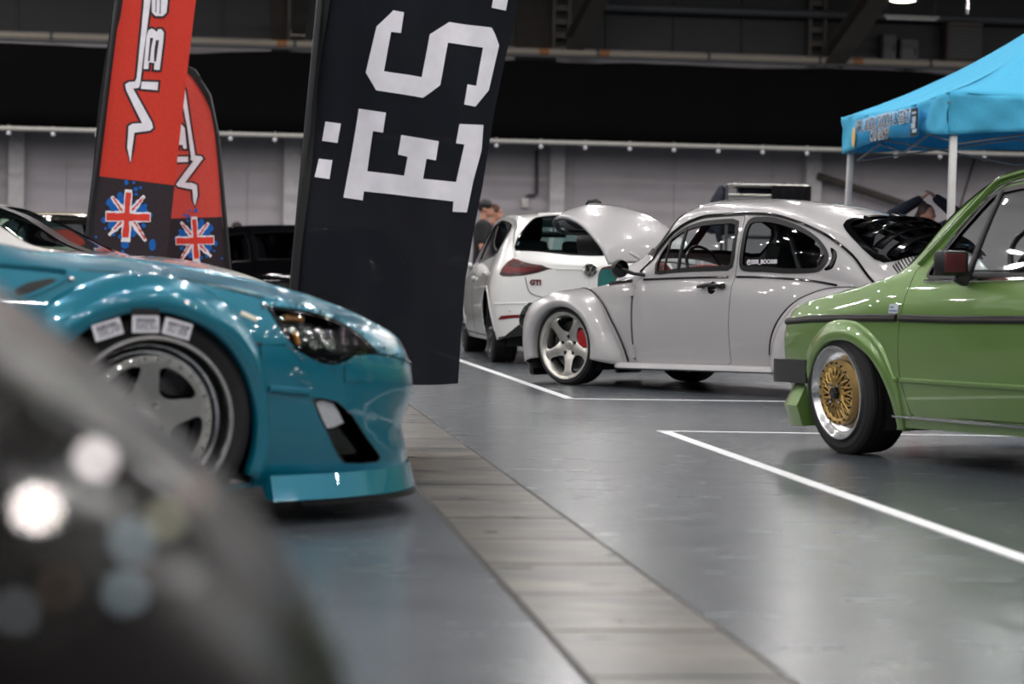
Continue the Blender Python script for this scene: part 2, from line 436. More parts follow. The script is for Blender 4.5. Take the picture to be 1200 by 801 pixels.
# painted bay lines
TAPE = simple('white_floor_paint', 'dcdee0', .5, var=.12, scale=25)
def line(label, pts, w=.055):
    mb = MB(); n = len(pts)
    for i in range(n-1):
        a, b_ = Vector(pts[i]), Vector(pts[i+1]); t = (b_-a).normalized(); s_ = Vector((t.y, -t.x, 0))*w/2
        mb.add([(v.x, v.y, z) for z in (.0035, .0005) for v in (a-s_, a+s_, b_+s_, b_-s_)], [(0, 1, 2, 3), (0, 4, 5, 1), (1, 5, 6, 2), (2, 6, 7, 3), (3, 7, 4, 0)])
    return tag(mb.build('floor_line', TAPE, smooth=False), label, 'line', 'white bay lines on the floor')
g_ = lambda x, y: ground(x, y)
d0 = (g_(1200, 655.5)-g_(667, 467.2)).normalized()
line('white bay line running diagonally across the open floor in front of the green car', [g_(1200, 655.5)+d0*2.2, g_(780, 506.2)], .06)
line('white cross line passing under the front wheel of the green car', [g_(770, 505.2), g_(770, 505.2)+(g_(960, 508)-g_(770, 505.2)).normalized()*4.4], .05)
line('white bay line running from the black banner towards the grey classic car', [g_(668, 467.3), g_(668, 467.3)+d0*0+(g_(537.5, 421.7)-g_(668, 467.3)).normalized()*8.2], .06)
line('white cross line lying just in front of the grey classic car', [g_(664, 467.2), g_(664, 467.2)+(g_(930, 470.5)-g_(664, 467.2)).normalized()*3.9], .05)

# back wall: rendered panels, columns, dark cladding above
WALL = simple('pale_wall_panel', 'b6b0b5', .7, var=.04, scale=2.5, bump=.05)
CLAD = simple('dark_cladding', '1a1c20', .6, var=.12, scale=3)
BROWN = simple('brown_board', '2f2924', .8, var=.15)
STEEL = simple('painted_steel', '45403a', .6, var=.12, scale=4); DSTEEL = simple('grey_steel', '44464a', .6)
wall_top = wp(600, 60)[1]+.1
mb = MB(); s0, s1 = -58, 62
seam = [s0]
for px in (78, 175, 290, 400, 520, 672, 790, 905, 1010, 1120): seam.append(wp(px, 200)[0])
seam.append(s1)
for a, b_ in zip(seam, seam[1:]): wbox(mb, a+.008, b_-.008, 0, wall_top-.5, -.2, 0)
wbox(mb, s0, s1, 0, wall_top, -.35, -.02)
structure(mb.build('wall_back', WALL, smooth=False))
mb = MB(); wbox(mb, s0, s1, wall_top, 9.6, -.3, .0)
for px in (711, 790, 870, 20, 260): a = wp(px, 30)[0]; wbox(mb, a-.02, a+.02, wall_top, 9.6, 0, .05)
structure(mb.build('wall_back_upper', CLAD, smooth=False))
mb = MB(); a, b_ = wp(604, 40)[0], wp(652, 40)[0]; wbox(mb, a, b_, wall_top-.3, 8, .0, .08)
a, b_ = wp(318, 40)[0], wp(338, 40)[0]; wbox(mb, a, b_, wall_top-.3, 8, .0, .08)
structure(mb.build('trim_3', BROWN, smooth=False))
for k, (x0, x1) in enumerate(((10, 28), (333, 352), (645, 662), (945, 963), (1246, 1264))):
    mb = MB(); a, b_ = wp(x0, 200, .25)[0], wp(x1, 200, .25)[0]; c = (a+b_)/2; h = (b_-a)/2
    wbox(mb, c-h, c+h, 0, wall_top-.6, .18, .25); wbox(mb, c-.03, c+.03, 0, wall_top-.6, 0, .18); wbox(mb, c-h, c+h, 0, wall_top-.6, -.01, .03)
    structure(mb.build('trim_%d' % (10+k), simple('column_paint', 'c6c2c4', .6), smooth=False))
for nm, x0, x1 in (('wall_left', -52.3, -52), ('wall_right', 60, 60.3)):
    structure(MB().box(((x0+x1)/2, 22, 4.8), (.3, 104, 9.6)).build(nm, simple('side_wall_panel', '85838a', .7, var=.05, scale=1.5), smooth=False))
# lattice stanchions and knee braces under the roof
for k, (px, b0, b1, w_) in enumerate(((658, (672, 52), (706, -14), .34), (958, (975, 70), (1034, -14), .42), (348, (350, 30), (352, -12), .30))):
    mb = MB(); c = wp(px, 30, .2)[0]; zt = 8.5
    for e in (-.16, .16): wbox(mb, c+e-.035, c+e+.035, wall_top-.2, zt, .1, .24)
    z = wall_top-.1; j = 0
    while z < zt: wbox(mb, c-.13, c+.13, z, z+.12, .12, .2); z += .28
    A = wp(*b0, d=.6); B_ = wp(*b1, d=2.4)
    p0 = W0+WE*A[0]+WN*.6+Vector((0, 0, A[1])); p1 = W0+WE*B_[0]+WN*2.4+Vector((0, 0, B_[1])); t = (p1-p0).normalized(); x = WE-t*WE.dot(t); x.normalize(); y = t.cross(x)
    p1 = p1+t*1.2
    for (cx, cy, dx, dy) in ((0, -.17, w_, .04), (0, .17, w_, .04), (0, 0, .04, .34)):
        vs = [p+x*(cx+dx/2*i)+y*(cy+dy/2*j) for p in (p0, p1) for i in (-1, 1) for j in (-1, 1)]
        mb.add(vs, [(0, 1, 3, 2), (4, 6, 7, 5), (0, 4, 5, 1), (2, 3, 7, 6), (0, 2, 6, 4), (1, 5, 7, 3)])
    structure(mb.build('trim_%d' % (20+k), STEEL, smooth=False))
mb = MB(); z = wp(700, 8, .3)[1]
mb.tube([W0+WE*s_+WN*.3+Vector((0, 0, z)) for s_ in (wp(692, 8)[0], 12)], .09, 10); structure(mb.build('trim_30', DSTEEL))
# pipe along the wall
def wpt(px, py, d): a = wp(px, py, d); return W0+WE*a[0]+WN*d+Vector((0, 0, a[1]))
zp = wp(600, 60, .7)[1]
rp = empty('water_pipe', W0+WN*.7+Vector((0, 0, zp)), (0, 0, WA), 'long beige pipe running along the wall above the black drape', 'pipe')
mb = MB().tube([(-24, 0, 0), (28, 0, 0)], .085, 14); mb.build('pipe_run', simple('beige_pipe', '8d857a', .5), rp)
for px in (637, 708, 330, 1005):
    s_ = wp(px, 62, .7)[0]; MB().tube([(s_-.10, 0, 0), (s_+.10, 0, 0)], .087, 14).build('marker_band', simple('orange_band', '8a5a34', .6), rp, label='orange marker band')
for px in (60, 200, 345, 450, 560, 700, 830, 960, 1090):
    s_ = wp(px, 62, .7)[0]; MB().box((s_, .34, 0), (.05, .66, .05)).lathe([(s_-.03, .1), (s_+.03, .1)], 14, 'x').build('bracket', DSTEEL, rp)
# black drape hung in front of the wall
mb = MB(); zc0, zc1 = wp(600, 164, 1.4)[1], wp(600, 70, 1.4)[1]
def drape(u, w):
    s_ = -24+52*u; d = 1.4+.05*math.sin(s_*2.3)+.03*math.sin(s_*6.1+1); z = zc0+(zc1-zc0)*w+(.02*math.sin(s_*1.1)*(w > .99))-(.05*max(0, math.sin(s_*.8+.7))**6 if w > .99 else 0)
    return WM @ Vector((s_, d, z))
mb.grid(drape, [i/520 for i in range(521)], [0, .25, .5, .75, 1])
o = mb.build('drape', simple('black_drape', '09090a', .95, spec=.1)); o.modifiers.new('t', 'SOLIDIFY').thickness = .01
tag(o, 'long black drape hung along the wall below the beige pipe', 'drape')
tag(MB().tube([WM @ Vector((-24, 1.4, zc1+.09)), WM @ Vector((28, 1.4, zc1+.09))], .03, 8).build('drape_rail', DSTEEL), 'thin rail carrying the top of the long black drape', 'rail')
# ribbed duct below the drape with clips
zd = wp(600, 165.5, 1.6)[1]
rd = empty('ribbed_duct', WM @ Vector((0, 1.6, zd)), (0, 0, WA), 'pale ribbed tube running along the lower edge of the black drape', 'tube')
mb = MB(); pr = []
s_ = -24.0
while s_ < 28: pr += [(s_, .042), (s_+.035, .054), (s_+.07, .042)]; s_ += .085
mb.lathe(pr, 12, 'x').build('tube_run', simple('pale_tube', 'b9b6b0', .4), rd)
for px in range(10, 1190, 52):
    s_ = wp(px, 165, 1.6)[0]; k = MB().tube([(s_, 0, .07), (s_, 0, -.07)], .008, 6); k.ball((s_, 0, -.09), .045, 10, 6); k.build('clip', WHITE, rd)
# conduit, box, brace and cable on the wall
mb = MB().tube([wpt(629, 176, .08), wpt(629, 226, .08), wpt(626, 229, .08), wpt(619, 229, .08), wpt(616, 232, .08)], .035, 8)
o = tag(mb.build('conduit', DSTEEL), 'grey conduit bending into a small box beside a wall column', 'conduit')
mb = MB(); a = wp(611, 243, .1); b_ = wp(619, 232, .1); wbox(mb, a[0], b_[0], a[1], b_[1], 0, .14)
tag(mb.build('junction_box', simple('pale_box', 'cfcbc8', .5), smooth=False), 'small pale electrical box on the wall at the end of the conduit', 'box')
tag(MB().tube([wpt(958, 206, .3), wpt(1062, 240, .3)], .08, 8).build('wall_brace', STEEL), 'sloping grey brace bar on the wall below the blue gazebo', 'bar')
tag(MB().tube([wpt(1142, 186, .25), wpt(1124, 246, .25)], .022, 6).build('hanging_cable', BLACK), 'thin dark cable hanging against the wall under the gazebo', 'cable')
# heater, boxes, tube light and lamp under the roof
def wall_unit(name, x0, y0, x1, y1, d, label, cat, parts):
    a, b_ = wp(x0, y1, d), wp(x1, y0, d); w_, h = b_[0]-a[0], b_[1]-a[1]
    r = empty(name, WM @ Vector(((a[0]+b_[0])/2, .06, a[1])), (0, 0, WA), label, cat); parts(r, w_, h, d); return r
def heater(r, w_, h, d):
    MB().box((0, -d/2, h/2), (w_, d, h), ch=.03).build('casing', simple('brown_casing', '382f2a', .6), r)
    mb = MB()
    for i in range(9): mb.box((0, -d-.015, h*(.12+.085*i)), (w_*.86, .03, .035))
    mb.build('grille', DSTEEL, r, smooth=False); MB().box((0, -d-.02, h*.93), (w_*.9, .03, .05)).build('rail', STEEL, r, smooth=False)
wall_unit('wall_heater', 1108, 26, 1152, 72, .45, 'large brown unit with a slatted grille high on the wall', 'heater', heater)
def cab(r, w_, h, d):
    MB().box((0, -d/2, h/2), (w_, d, h), ch=.02).build('casing', simple('grey_casing', '48494b', .6), r)
    MB().box((0, -d-.01, h*.5), (w_*.82, .02, h*.86)).build('door', simple('grey_casing_door', '505153', .6), r, smooth=False)
    MB().box((w_*.3, -d-.03, h*.5), (.04, .04, .14)).build('handle', BLACK, r, smooth=False)
wall_unit('switch_cabinet', 1033, 40, 1050, 72, .3, 'grey cabinet high on the wall, left of a second cabinet', 'cabinet', cab)
wall_unit('switch_cabinet', 1054, 46, 1076, 76, .3, 'wider grey cabinet high on the wall beside the brown grille unit', 'cabinet', cab)
def wbx(r, w_, h, d):
    MB().box((0, -d/2, h/2), (w_, d, h), ch=.03).build('casing', simple('white_casing', 'b9b4ae', .5), r)
    MB().box((0, -d*.5, h+.03), (w_*.6, d*.5, .06)).build('bracket', BLACK, r, smooth=False)
wall_unit('speaker_box', 341, 33, 358, 42, .6, 'small white box on a bracket up beside the black banner', 'box', wbx)
p = wpt(1068, 20, 2.0)
r = empty('tube_light', p, (0, 0, WA), 'dim white strip light hanging under the dark roof', 'light')
MB().box((0, 0, 0), (1.15, .1, .06), ch=.01).build('batten', simple('white_batten', '8c8c88', .5), r); MB().tube([(-.52, 0, -.045), (.52, 0, -.045)], .016, 8).build('tube', simple('white_tube', 'c8c8c4', .4), r)
for e in (-.5, .5): MB().tube([(e, 0, .03), (e, 0, 9.6-p.z)], .006, 5).build('hanger', DSTEEL, r)
p = at(1058, 1, 40)
r = empty('high_bay_lamp', p, (0, 0, 0), 'bright round lamp hanging at the top above the blue gazebo', 'lamp')
MB().lathe([(.0, .235), (.05, .225), (.22, .10), (.30, .09), (.46, .085), (.48, .0)], 32, 'z').build('housing', simple('lamp_housing', '77777a', .4, .8), r)
MB().lathe([(.0, .21), (-.02, .12), (-.025, .001)], 32, 'z').build('diffuser', emit('lamp_glow', 'fff4e2', 9.), r)
MB().tube([(0, 0, .46), (0, 0, 9.6-p.z)], .012, 6).build('hanger', DSTEEL, r)
p = at(1132, 10, 42); r = tag(MB().tube([p+Vector((0, 0, 9.6-p.z)), p+Vector((.02, 0, -.1))], [.03]*2, 8).build('hanging_chain', CHROME), 'bright chain hanging from the roof above the brown grille unit', 'chain')
# ---------------------------------------------------------------- car building
SV = 1.6
def mspace(body, pts): return [(body.Q(x), v*SV) for x, v in pts]
class Car:
    def __init__(s, name, body, loc, heading, pitch, label, cat, group=None):
        s.b = body; s.root = empty(name, loc, (0, math.radians(pitch), math.radians(heading)), label, cat, group)
        s.tan = math.tan(math.radians(pitch))
        s.P = lambda q, w: body.P(body.X(q), min(1, max(0, w/SV)))
        s.N = lambda q, w: body.N(body.X(q), min(1, max(0, w/SV)))
    def m(s, pts, smooth=0):
        p = mspace(s.b, pts)
        return catmull(p, smooth) if smooth else p
    def panel(s, name, outer, mat, holes=(), off=0., th=.012, sides=(1,), step=.06, edge=.035, parent=None, label=None, centre=True):
        V, T = cdt(outer, holes, step, edge)
        mb = MB(); skin(mb, V, T, s.P, s.N, off, th, sides, (lambda p: p[1] > SV*.9985) if centre else None)
        return mb.build(name, mat, parent or s.root, label=label)
    def ring(s, name, poly, mat, w_out, w_in, off=.002, th=.012, sides=(1,), parent=None):
        return s.panel(name, offset(poly, w_out) if w_out else poly, mat, [offset(poly, -w_in)], off, th, sides, .05, .03, parent)
    def strip(s, name, line, mat, w=.02, h=.008, off=0., sides=(1,), parent=None, step=.03, closed=False, smooth=0):
        """raised moulding along a line of (x, v)"""
        L = mspace(s.b, line)
        if smooth: L = catmull(L, smooth, closed)
        L = resample(L, step, closed); mb = MB(); n = len(L)
        for sg in sides:
            pts = [Vector(s.P(*q)) for q in L]; ns = [Vector(s.N(*q)) for q in L]; vs = []
            for i in range(n):
                t = (pts[(i+1) % n if closed else min(i+1, n-1)]-pts[i-1 if closed else max(i-1, 0)]).normalized(); b = ns[i].cross(t).normalized()
                for (u, k) in ((-.5, -.4), (-.5, .55), (-.3, 1), (.3, 1), (.5, .55), (.5, -.4)):
                    p = pts[i]+ns[i]*(off+h*k)+b*(w*u); vs.append((p.x, p.y*sg, p.z))
            m = 6; fs = [(i*m+j, i*m+(j+1) % m, ((i+1) % n)*m+(j+1) % m, ((i+1) % n)*m+j) for i in range(n if closed else n-1) for j in range(m)]
            if not closed: fs += [tuple(range(m)), tuple((n-1)*m+j for j in range(m-1, -1, -1))]
            mb.add(vs, fs)
        return mb.build(name, mat, parent or s.root)
    def surf(s, x, v, off=0., side=1):
        p = Vector(s.b.P(x, v))+Vector(s.b.N(x, v))*off; return Vector((p.x, p.y*side, p.z))
    def blob(s, name, x, v, r, mat, off=0., side=1, parent=None, flat=.5):
        p = s.surf(x, v, off, side); n = Vector(s.b.N(x, v)); n.y *= side
        M = n.to_track_quat('Z', 'Y').to_matrix()
        return MB().ball(p, (r, r, r*flat), 12, 8, M).build(name, mat, parent or s.root)
    def flare(s, name, cx, cz, th0, th1, prof, mat, sides=(1,), n=44, parent=None, zmin=None, attach=None):
        """wheel-arch skin: prof(th) -> [(radius, y), ...] from the inner lip outward; attach(th) = radius where it meets the body"""
        mb = MB()
        for sg in sides:
            def fn(u, k):
                th = th0+(th1-th0)*u; pr = list(prof(th))
                if attach:
                    ra = attach(th); x, z = cx+ra*math.cos(th), cz+ra*math.sin(th)
                    y = s.b.P(x, s.b.vz(x, z))[1]; pr += [(ra, y+.004), (ra+.004, y-.03)]
                pr = catmull(pr, 4, False)
                t = k*(len(pr)-1); i = min(int(t), len(pr)-2); q = t-i
                r = pr[i][0]*(1-q)+pr[i+1][0]*q; y = pr[i][1]*(1-q)+pr[i+1][1]*q
                z = cz+r*math.sin(th)
                if zmin is not None: z = max(z, zmin)
                return (cx+r*math.cos(th), y*sg, z)
            mb.grid(fn, [i/n for i in range(n+1)], [i/24 for i in range(25)])
        o = mb.build(name, mat, parent or s.root, angle=60)
        md = o.modifiers.new('shell', 'SOLIDIFY'); md.thickness = .008; md.offset = 0
        return o
    def arch(s, cx, cz, r, zlow=0.0, a0=-30, a1=210, n=40):
        """opening of a wheel arch as an outline, open towards the sill"""
        pts = []
        for i in range(n+1):
            a = math.radians(a0+(a1-a0)*i/n); pts.append((cx+r*math.cos(a), cz+r*math.sin(a)))
        return pts
    def well(s, cx, cz, r, y0, y1, sides=(1, -1)):
        for sg in sides:
            mb = MB()
            pr = [(y0*sg, r), (y1*sg, r), (y1*sg, .02)]
            vs, fs = [], []
            n = 28
            for i in range(n+1):
                a = math.radians(-25+230*i/n)
                for (y, q) in pr: vs.append((cx+q*math.cos(a), y, max(cz+q*math.sin(a), .05)))
            for i in range(n):
                for j in range(2): a = i*3+j; fs.append((a, a+1, a+4, a+3))
            mb.add(vs, fs); mb.build('wheel_well', DARKIN, s.root)
    def wheel(s, x, y, r_tyre, r_lip, w, style, camber=0., steer=0., side=1, dz=0.):
        """one wheel standing on the ground under the car"""
        root = empty('wheel'); root.parent = s.root
        root.location = (x, y*side, r_tyre+x*s.tan+dz)
        root.rotation_euler = (math.radians(-camber)*1, 0, math.radians(steer+(0 if side > 0 else 180)))
        style(root, r_tyre, r_lip, w)
        return root

def lowcut(B, x, z): return B.vz(x, z) if z > B.z0(x)+.01 else -.03
def tyre(root, rt, rl, w, tread=True):
    h = w/2
    p = [(-h*.9, rl-.01), (-h, rl+.02), (-h*1.02, (rl+rt)/2), (-h*.93, rt-.012), (-h*.82, rt-.002)]
    if tread:
        for k in range(-2, 3):
            c = k*h*.32; p += [(c-.008, rt), (c-.006, rt-.007), (c+.002, rt-.007), (c+.004, rt)]
    p += [(h*.82, rt-.002), (h*.93, rt-.012), (h*1.02, (rl+rt)/2), (h, rl+.02), (h*.9, rl-.01)]
    return MB().lathe(p, 64).build('tyre', RUBBER, root, angle=25)
def plate(poly_out, holes, th, hfun, step=.018):
    """spoked face in the xz plane, y = hfun(x, z); returns mesh builder"""
    V, T = cdt(poly_out, holes, step, step)
    P = lambda x, z: (x, hfun(x, z), z)
    def N(x, z):
        e = .003; gx = (hfun(x+e, z)-hfun(x-e, z))/(2*e); gz = (hfun(x, z+e)-hfun(x, z-e))/(2*e)
        v = Vector((-gx, 1, -gz)).normalized(); return v
    mb = MB(); skin(mb, V, [t[::-1] for t in T], P, N, 0, th); return mb
def bolts(root, n, r, prof, mat, ph=0.):
    """a ring of bolts, each its own part"""
    b0 = MB().lathe(prof, 6).build('rim_bolt', mat, root, smooth=False)
    for k in range(n):
        a = 2*PI*(k+ph)/n; b_ = b0 if k == 0 else b0.copy()
        if k: col.objects.link(b_); b_.parent = root
        b_.location = (r*math.cos(a), 0, r*math.sin(a))
def circ(r, n=48, c=(0, 0), a0=0.): return [(c[0]+r*math.cos(a0+2*PI*i/n), c[1]+r*math.sin(a0+2*PI*i/n)) for i in range(n)]
def brake(root, r, y, caliper=None, ang=20):
    MB().lathe([(y-.008, r), (y+.008, r), (y+.012, r*.55), (y+.03, r*.5), (y+.03, .01)], 40).build('brake_disc', IRON, root)
    if caliper:
        mb = MB(); a0 = math.radians(ang)
        pr = [(r*1.06, y-.04), (r*1.06, y+.045), (r*.92, y+.055), (r*.62, y+.05), (r*.58, y-.03)]
        vs, fs = [], []
        for i in range(9):
            a = a0+math.radians(-32+8*i)
            for (q, yy) in pr: vs.append((q*math.cos(a), yy, q*math.sin(a)))
        for i in range(8):
            for j in range(5): fs.append((i*5+j, i*5+(j+1) % 5, (i+1)*5+(j+1) % 5, (i+1)*5+j))
        fs += [tuple(range(5)), tuple(8*5+j for j in range(4, -1, -1))]
        mb.add(vs, fs).build('brake_caliper', caliper, root, angle=50)
def style_cup(root, rt, rl, w):
    """five rounded hollow spokes, smooth silver"""
    h = w/2; tyre(root, rt, rl, w)
    MB().lathe([(-h*.9, rl-.03), (-h*.5, rl-.045), (h*.35, rl-.04), (h*.75, rl-.028), (h*.98, rl-.014), (h*1.04, rl-.006), (h*1.03, rl+.004), (h*.9, rl+.004)], 64).build('rim', SATIN, root, angle=60)
    holes = []
    for k in range(5):
        a = -PI/2+.63+2*PI*k/5; R = rl-.032
        pts = [(.098, -.17), (.118, -.36), (.16, -.47), (R*.94, -.43), (R, -.28), (R, 0), (R, .26), (R*.95, .38), (.165, .40), (.12, .28), (.098, .12), (.094, 0)]
        holes.append(catmull([(r*math.cos(a+t), r*math.sin(a+t)) for r, t in pts], 4))
    def hf(x, z):
        r = math.hypot(x, z); a = math.atan2(z, x); d = min(abs((a-(-PI/2+2*PI*k/5)+PI) % (2*PI)-PI) for k in range(5))
        y = h*.50+.030*min(1, max(0, (r-.03)/.16))-.012*(1-min(1, r/.09))
        lat = r*math.sin(min(d, PI/2)); return y-(5.0*lat*lat if r > .07 else 5.0*lat*lat*max(0, (r-.03)/.04))
    lug = [circ(.0125, 14, (.062*math.cos(-PI/2+.63+2*PI*k/5), .062*math.sin(-PI/2+.63+2*PI*k/5))) for k in range(5)]
    plate(circ(rl-.022, 80), holes+lug, .028, hf).build('spokes', SATIN, root)
    for k in range(5):
        a = -PI/2+.63+2*PI*k/5
        MB().lathe([(h*.2, .012), (h*.34, .012), (h*.36, .007), (h*.36, .001)], 6, c=(.062*math.cos(a), 0, .062*math.sin(a))).build('lug_bolt', BLACK, root)
    MB().lathe([(h*.3, .034), (h*.47, .034), (h*.5, .028), (h*.51, .001)], 32).build('centre_cap', SATIN, root)
    brake(root, rl*.72, 0, REDM, 168)
GOLD = simple('gold_alloy', 'bf9d5e', .38, .7, .05, coat=.3)
def style_mesh(root, rt, rl, w):
    """gold cross-lace face in a stepped polished dish"""
    h = w/2; tyre(root, rt, rl, w)
    rg = rl*.70; ri = rg+.004
    MB().lathe([(-h*.9, ri-.02), (h*.66, ri-.02), (h*.70, ri-.002), (h*.72, ri+.010), (h*.80, ri+.022), (h*.82, ri+.030), (h*.94, rl-.018), (h*1.0, rl-.012), (h*1.08, rl-.006), (h*1.09, rl+.002), (h*.95, rl+.005)], 72).build('rim', POLISH, root, angle=30)
    yc = h*.92
    MB().lathe([(yc-.02, rg-.03), (yc+.010, rg-.028), (yc+.016, rg-.02), (yc+.016, rg-.002), (yc+.008, rg), (yc-.02, rg)], 72).build('face_ring', GOLD, root)
    mb = MB()
    for k in range(20):
        a = 2*PI*k/20
        for d in (-.42, .42):
            p0 = Vector((.040*math.cos(a), yc+.004+(.006 if d > 0 else 0), .040*math.sin(a))); p1 = Vector(((rg-.026)*math.cos(a+d), yc+.008, (rg-.026)*math.sin(a+d)))
            mb.tube([p0, (p0+p1)/2+Vector((0, .006, 0)), p1], .0048, 6)
    mb.lathe([(yc-.015, .058), (yc+.012, .056), (yc+.014, .03), (yc+.014, .001)], 32).build('spokes', GOLD, root)
    bolts(root, 20, rg-.012, [(yc+.01, .0055), (yc+.021, .0055), (yc+.022, .003), (yc+.022, .0005)], BLACK, .5)
    MB().lathe([(yc, .032), (yc+.03, .030), (yc+.036, .022), (yc+.036, .001)], 6).build('centre_cap', TRIM, root, smooth=False)
    for k in range(4):
        a = PI/4+2*PI*k/4; MB().lathe([(yc, .010), (yc+.026, .010), (yc+.028, .001)], 6, c=(.05*math.cos(a), 0, .05*math.sin(a))).build('lug_bolt', CHROME, root)
def style_dish(root, rt, rl, w):
    """five flat broad spokes, bolted split rim, deep polished lip"""
    h = w/2; tyre(root, rt, rl, w)
    rg = rl*.79
    MB().lathe([(-h*.9, rg-.02), (h*.60, rg-.02), (h*.61, rg+.008), (h*.66, rg+.014), (h*.70, rl-.026), (h*.88, rl-.015), (h*1.02, rl-.008), (h*1.03, rl+.003), (h*.9, rl+.005)], 72).build('rim', POLISH, root, angle=30)
    holes = []
    for k in range(5):
        a = math.radians(92+36+72*k); R = rg-.030
        pts = [(.088, 0), (.10, .24), (.125, .36), (R*.93, .44), (R, .30), (R, 0), (R, -.30), (R*.93, -.44), (.125, -.36), (.10, -.24)]
        holes.append(catmull([(r*math.cos(a+t), r*math.sin(a+t)) for r, t in pts], 4))
    hf = lambda x, z: h*.60+.05*min(1, max(0, (math.hypot(x, z)-.05)/.12))*(1-.0)-.02
    plate(circ(rg-.004, 72), holes, .03, hf).build('spokes', SATIN, root)
    bolts(root, 30, rg-.014, [(h*.6+.02, .006), (h*.6+.042, .006), (h*.6+.044, .003), (h*.6+.044, .0005)], CHROME)
    MB().lathe([(h*.4, .035), (h*.62, .034), (h*.65, .026), (h*.65, .001)], 32).build('centre_cap', SATIN, root)
    for k in range(5):
        a = math.radians(92+36+72*k); MB().lathe([(h*.4, .010), (h*.60, .010), (h*.61, .001)], 6, c=(.057*math.cos(a), 0, .057*math.sin(a))).build('lug_bolt', CHROME, root)
    brake(root, rl*.68, -.02, IRON, 150)
DARKALLOY = simple('dark_alloy', '2a2a2c', .3, .8)
def style_multi(root, rt, rl, w):
    h = w/2; tyre(root, rt, rl, w)
    MB().lathe([(-h*.9, rl-.03), (h*.3, rl-.03), (h*.8, rl-.018), (h*1.02, rl-.006), (h*1.0, rl+.004), (h*.9, rl+.004)], 64).build('rim', DARKALLOY, root)
    mb = MB()
    for k in range(10):
        a = 2*PI*k/10+(.12 if k % 2 else -.12); c, s_ = math.cos(a), math.sin(a)
        mb.tube([(.03*c, h*.5, .03*s_), (.12*c, h*.62, .12*s_), ((rl-.015)*c, h*.8, (rl-.015)*s_)], [.016, .012, .010], 8)
    mb.lathe([(h*.3, .06), (h*.55, .055), (h*.6, .03), (h*.6, .001)], 32).build('spokes', SATIN, root)
    brake(root, rl*.7, 0, None)
def text_mesh(txt, size, thick=.002, mat=WHITE, name='lettering', parent=None, M=None, align='CENTER', shear=0., bold=0.):
    """raised lettering as a mesh"""
    cu = bpy.data.curves.new('t', 'FONT'); cu.body = txt; cu.size = size; cu.align_x = align; cu.align_y = 'CENTER'; cu.extrude = thick/2; cu.offset = bold; cu.shear = shear
    ob = bpy.data.objects.new('t', cu); col.objects.link(ob)
    dg = bpy.context.evaluated_depsgraph_get(); me = bpy.data.meshes.new_from_object(ob.evaluated_get(dg))
    bpy.data.objects.remove(ob); bpy.data.curves.remove(cu)
    if M: me.transform(M)
    me.materials.clear(); me.materials.append(mat); me.name = name
    o = bpy.data.objects.new(name, me); col.objects.link(o); o.parent = parent; return o
def frame_at(p, n, up=Vector((0, 0, 1)), spin=0.):
    """matrix with z along n and y as far as possible along up"""
    n = Vector(n).normalized(); x = up.cross(n).normalized(); y = n.cross(x)
    M = Matrix(((x.x, y.x, n.x, p[0]), (x.y, y.y, n.y, p[1]), (x.z, y.z, n.z, p[2]), (0, 0, 0, 1)))
    return M @ Matrix.Rotation(spin, 4, 'Z')
BEETLE = Body(
    B=[(-3.2,0),(-3.17,.16),(-3.05,.36),(-2.8,.50),(-2.5,.575),(-2.2,.62),(-1.8,.65),(-1.3,.66),(-.8,.66),(-.5,.64),(-.2,.58),(.1,.50),(.35,.40),(.5,.28),(.58,.12),(.6,0)],
    zb=[(-3.2,.35),(-3.0,.5),(-2.6,.64),(-2.3,.69),(-2.07,.72),(-1.5,.745),(-.67,.733),(-.27,.70),(0,.665),(.3,.58),(.5,.47),(.6,.38)],
    z0=[(-3.2,.25),(-2.9,.16),(0,.15),(.6,.2)],
    zr=[(-3.2,.38),(-3.0,.53),(-2.8,.64),(-2.59,.74),(-2.49,.80),(-2.32,.92),(-2.15,1.016),(-1.94,1.096),(-1.72,1.144),(-1.51,1.152),(-1.21,1.142),(-1.06,1.109),(-.91,1.037),(-.80,.942),(-.71,.857),(-.6,.80),(-.45,.775),(0,.70),(.3,.6),(.6,.39)],
    R=[(-3.2,0),(-3.16,.12),(-3.05,.26),(-2.8,.40),(-2.6,.48),(-2.3,.54),(-2,.57),(-1.5,.585),(-1.0,.575),(-.7,.57),(-.45,.56),(0,.45),(.4,.3),(.6,0)],
    zt=[(-3.2,.40),(-3.15,.52),(-3.05,.64),(-2.9,.80),(-2.75,.935),(-2.58,1.03),(-2.38,1.10),(-2.17,1.152),(-1.96,1.2),(-1.82,1.227),(-1.53,1.26),(-1.24,1.277),(-1.01,1.28),(-.88,1.262),(-.76,1.18),(-.45,.90),(-.3,.86),(0,.75),(.3,.64),(.5,.52),(.6,.40)],
    tuck=.03, bulge=.02, soft=.015, wb=.02)
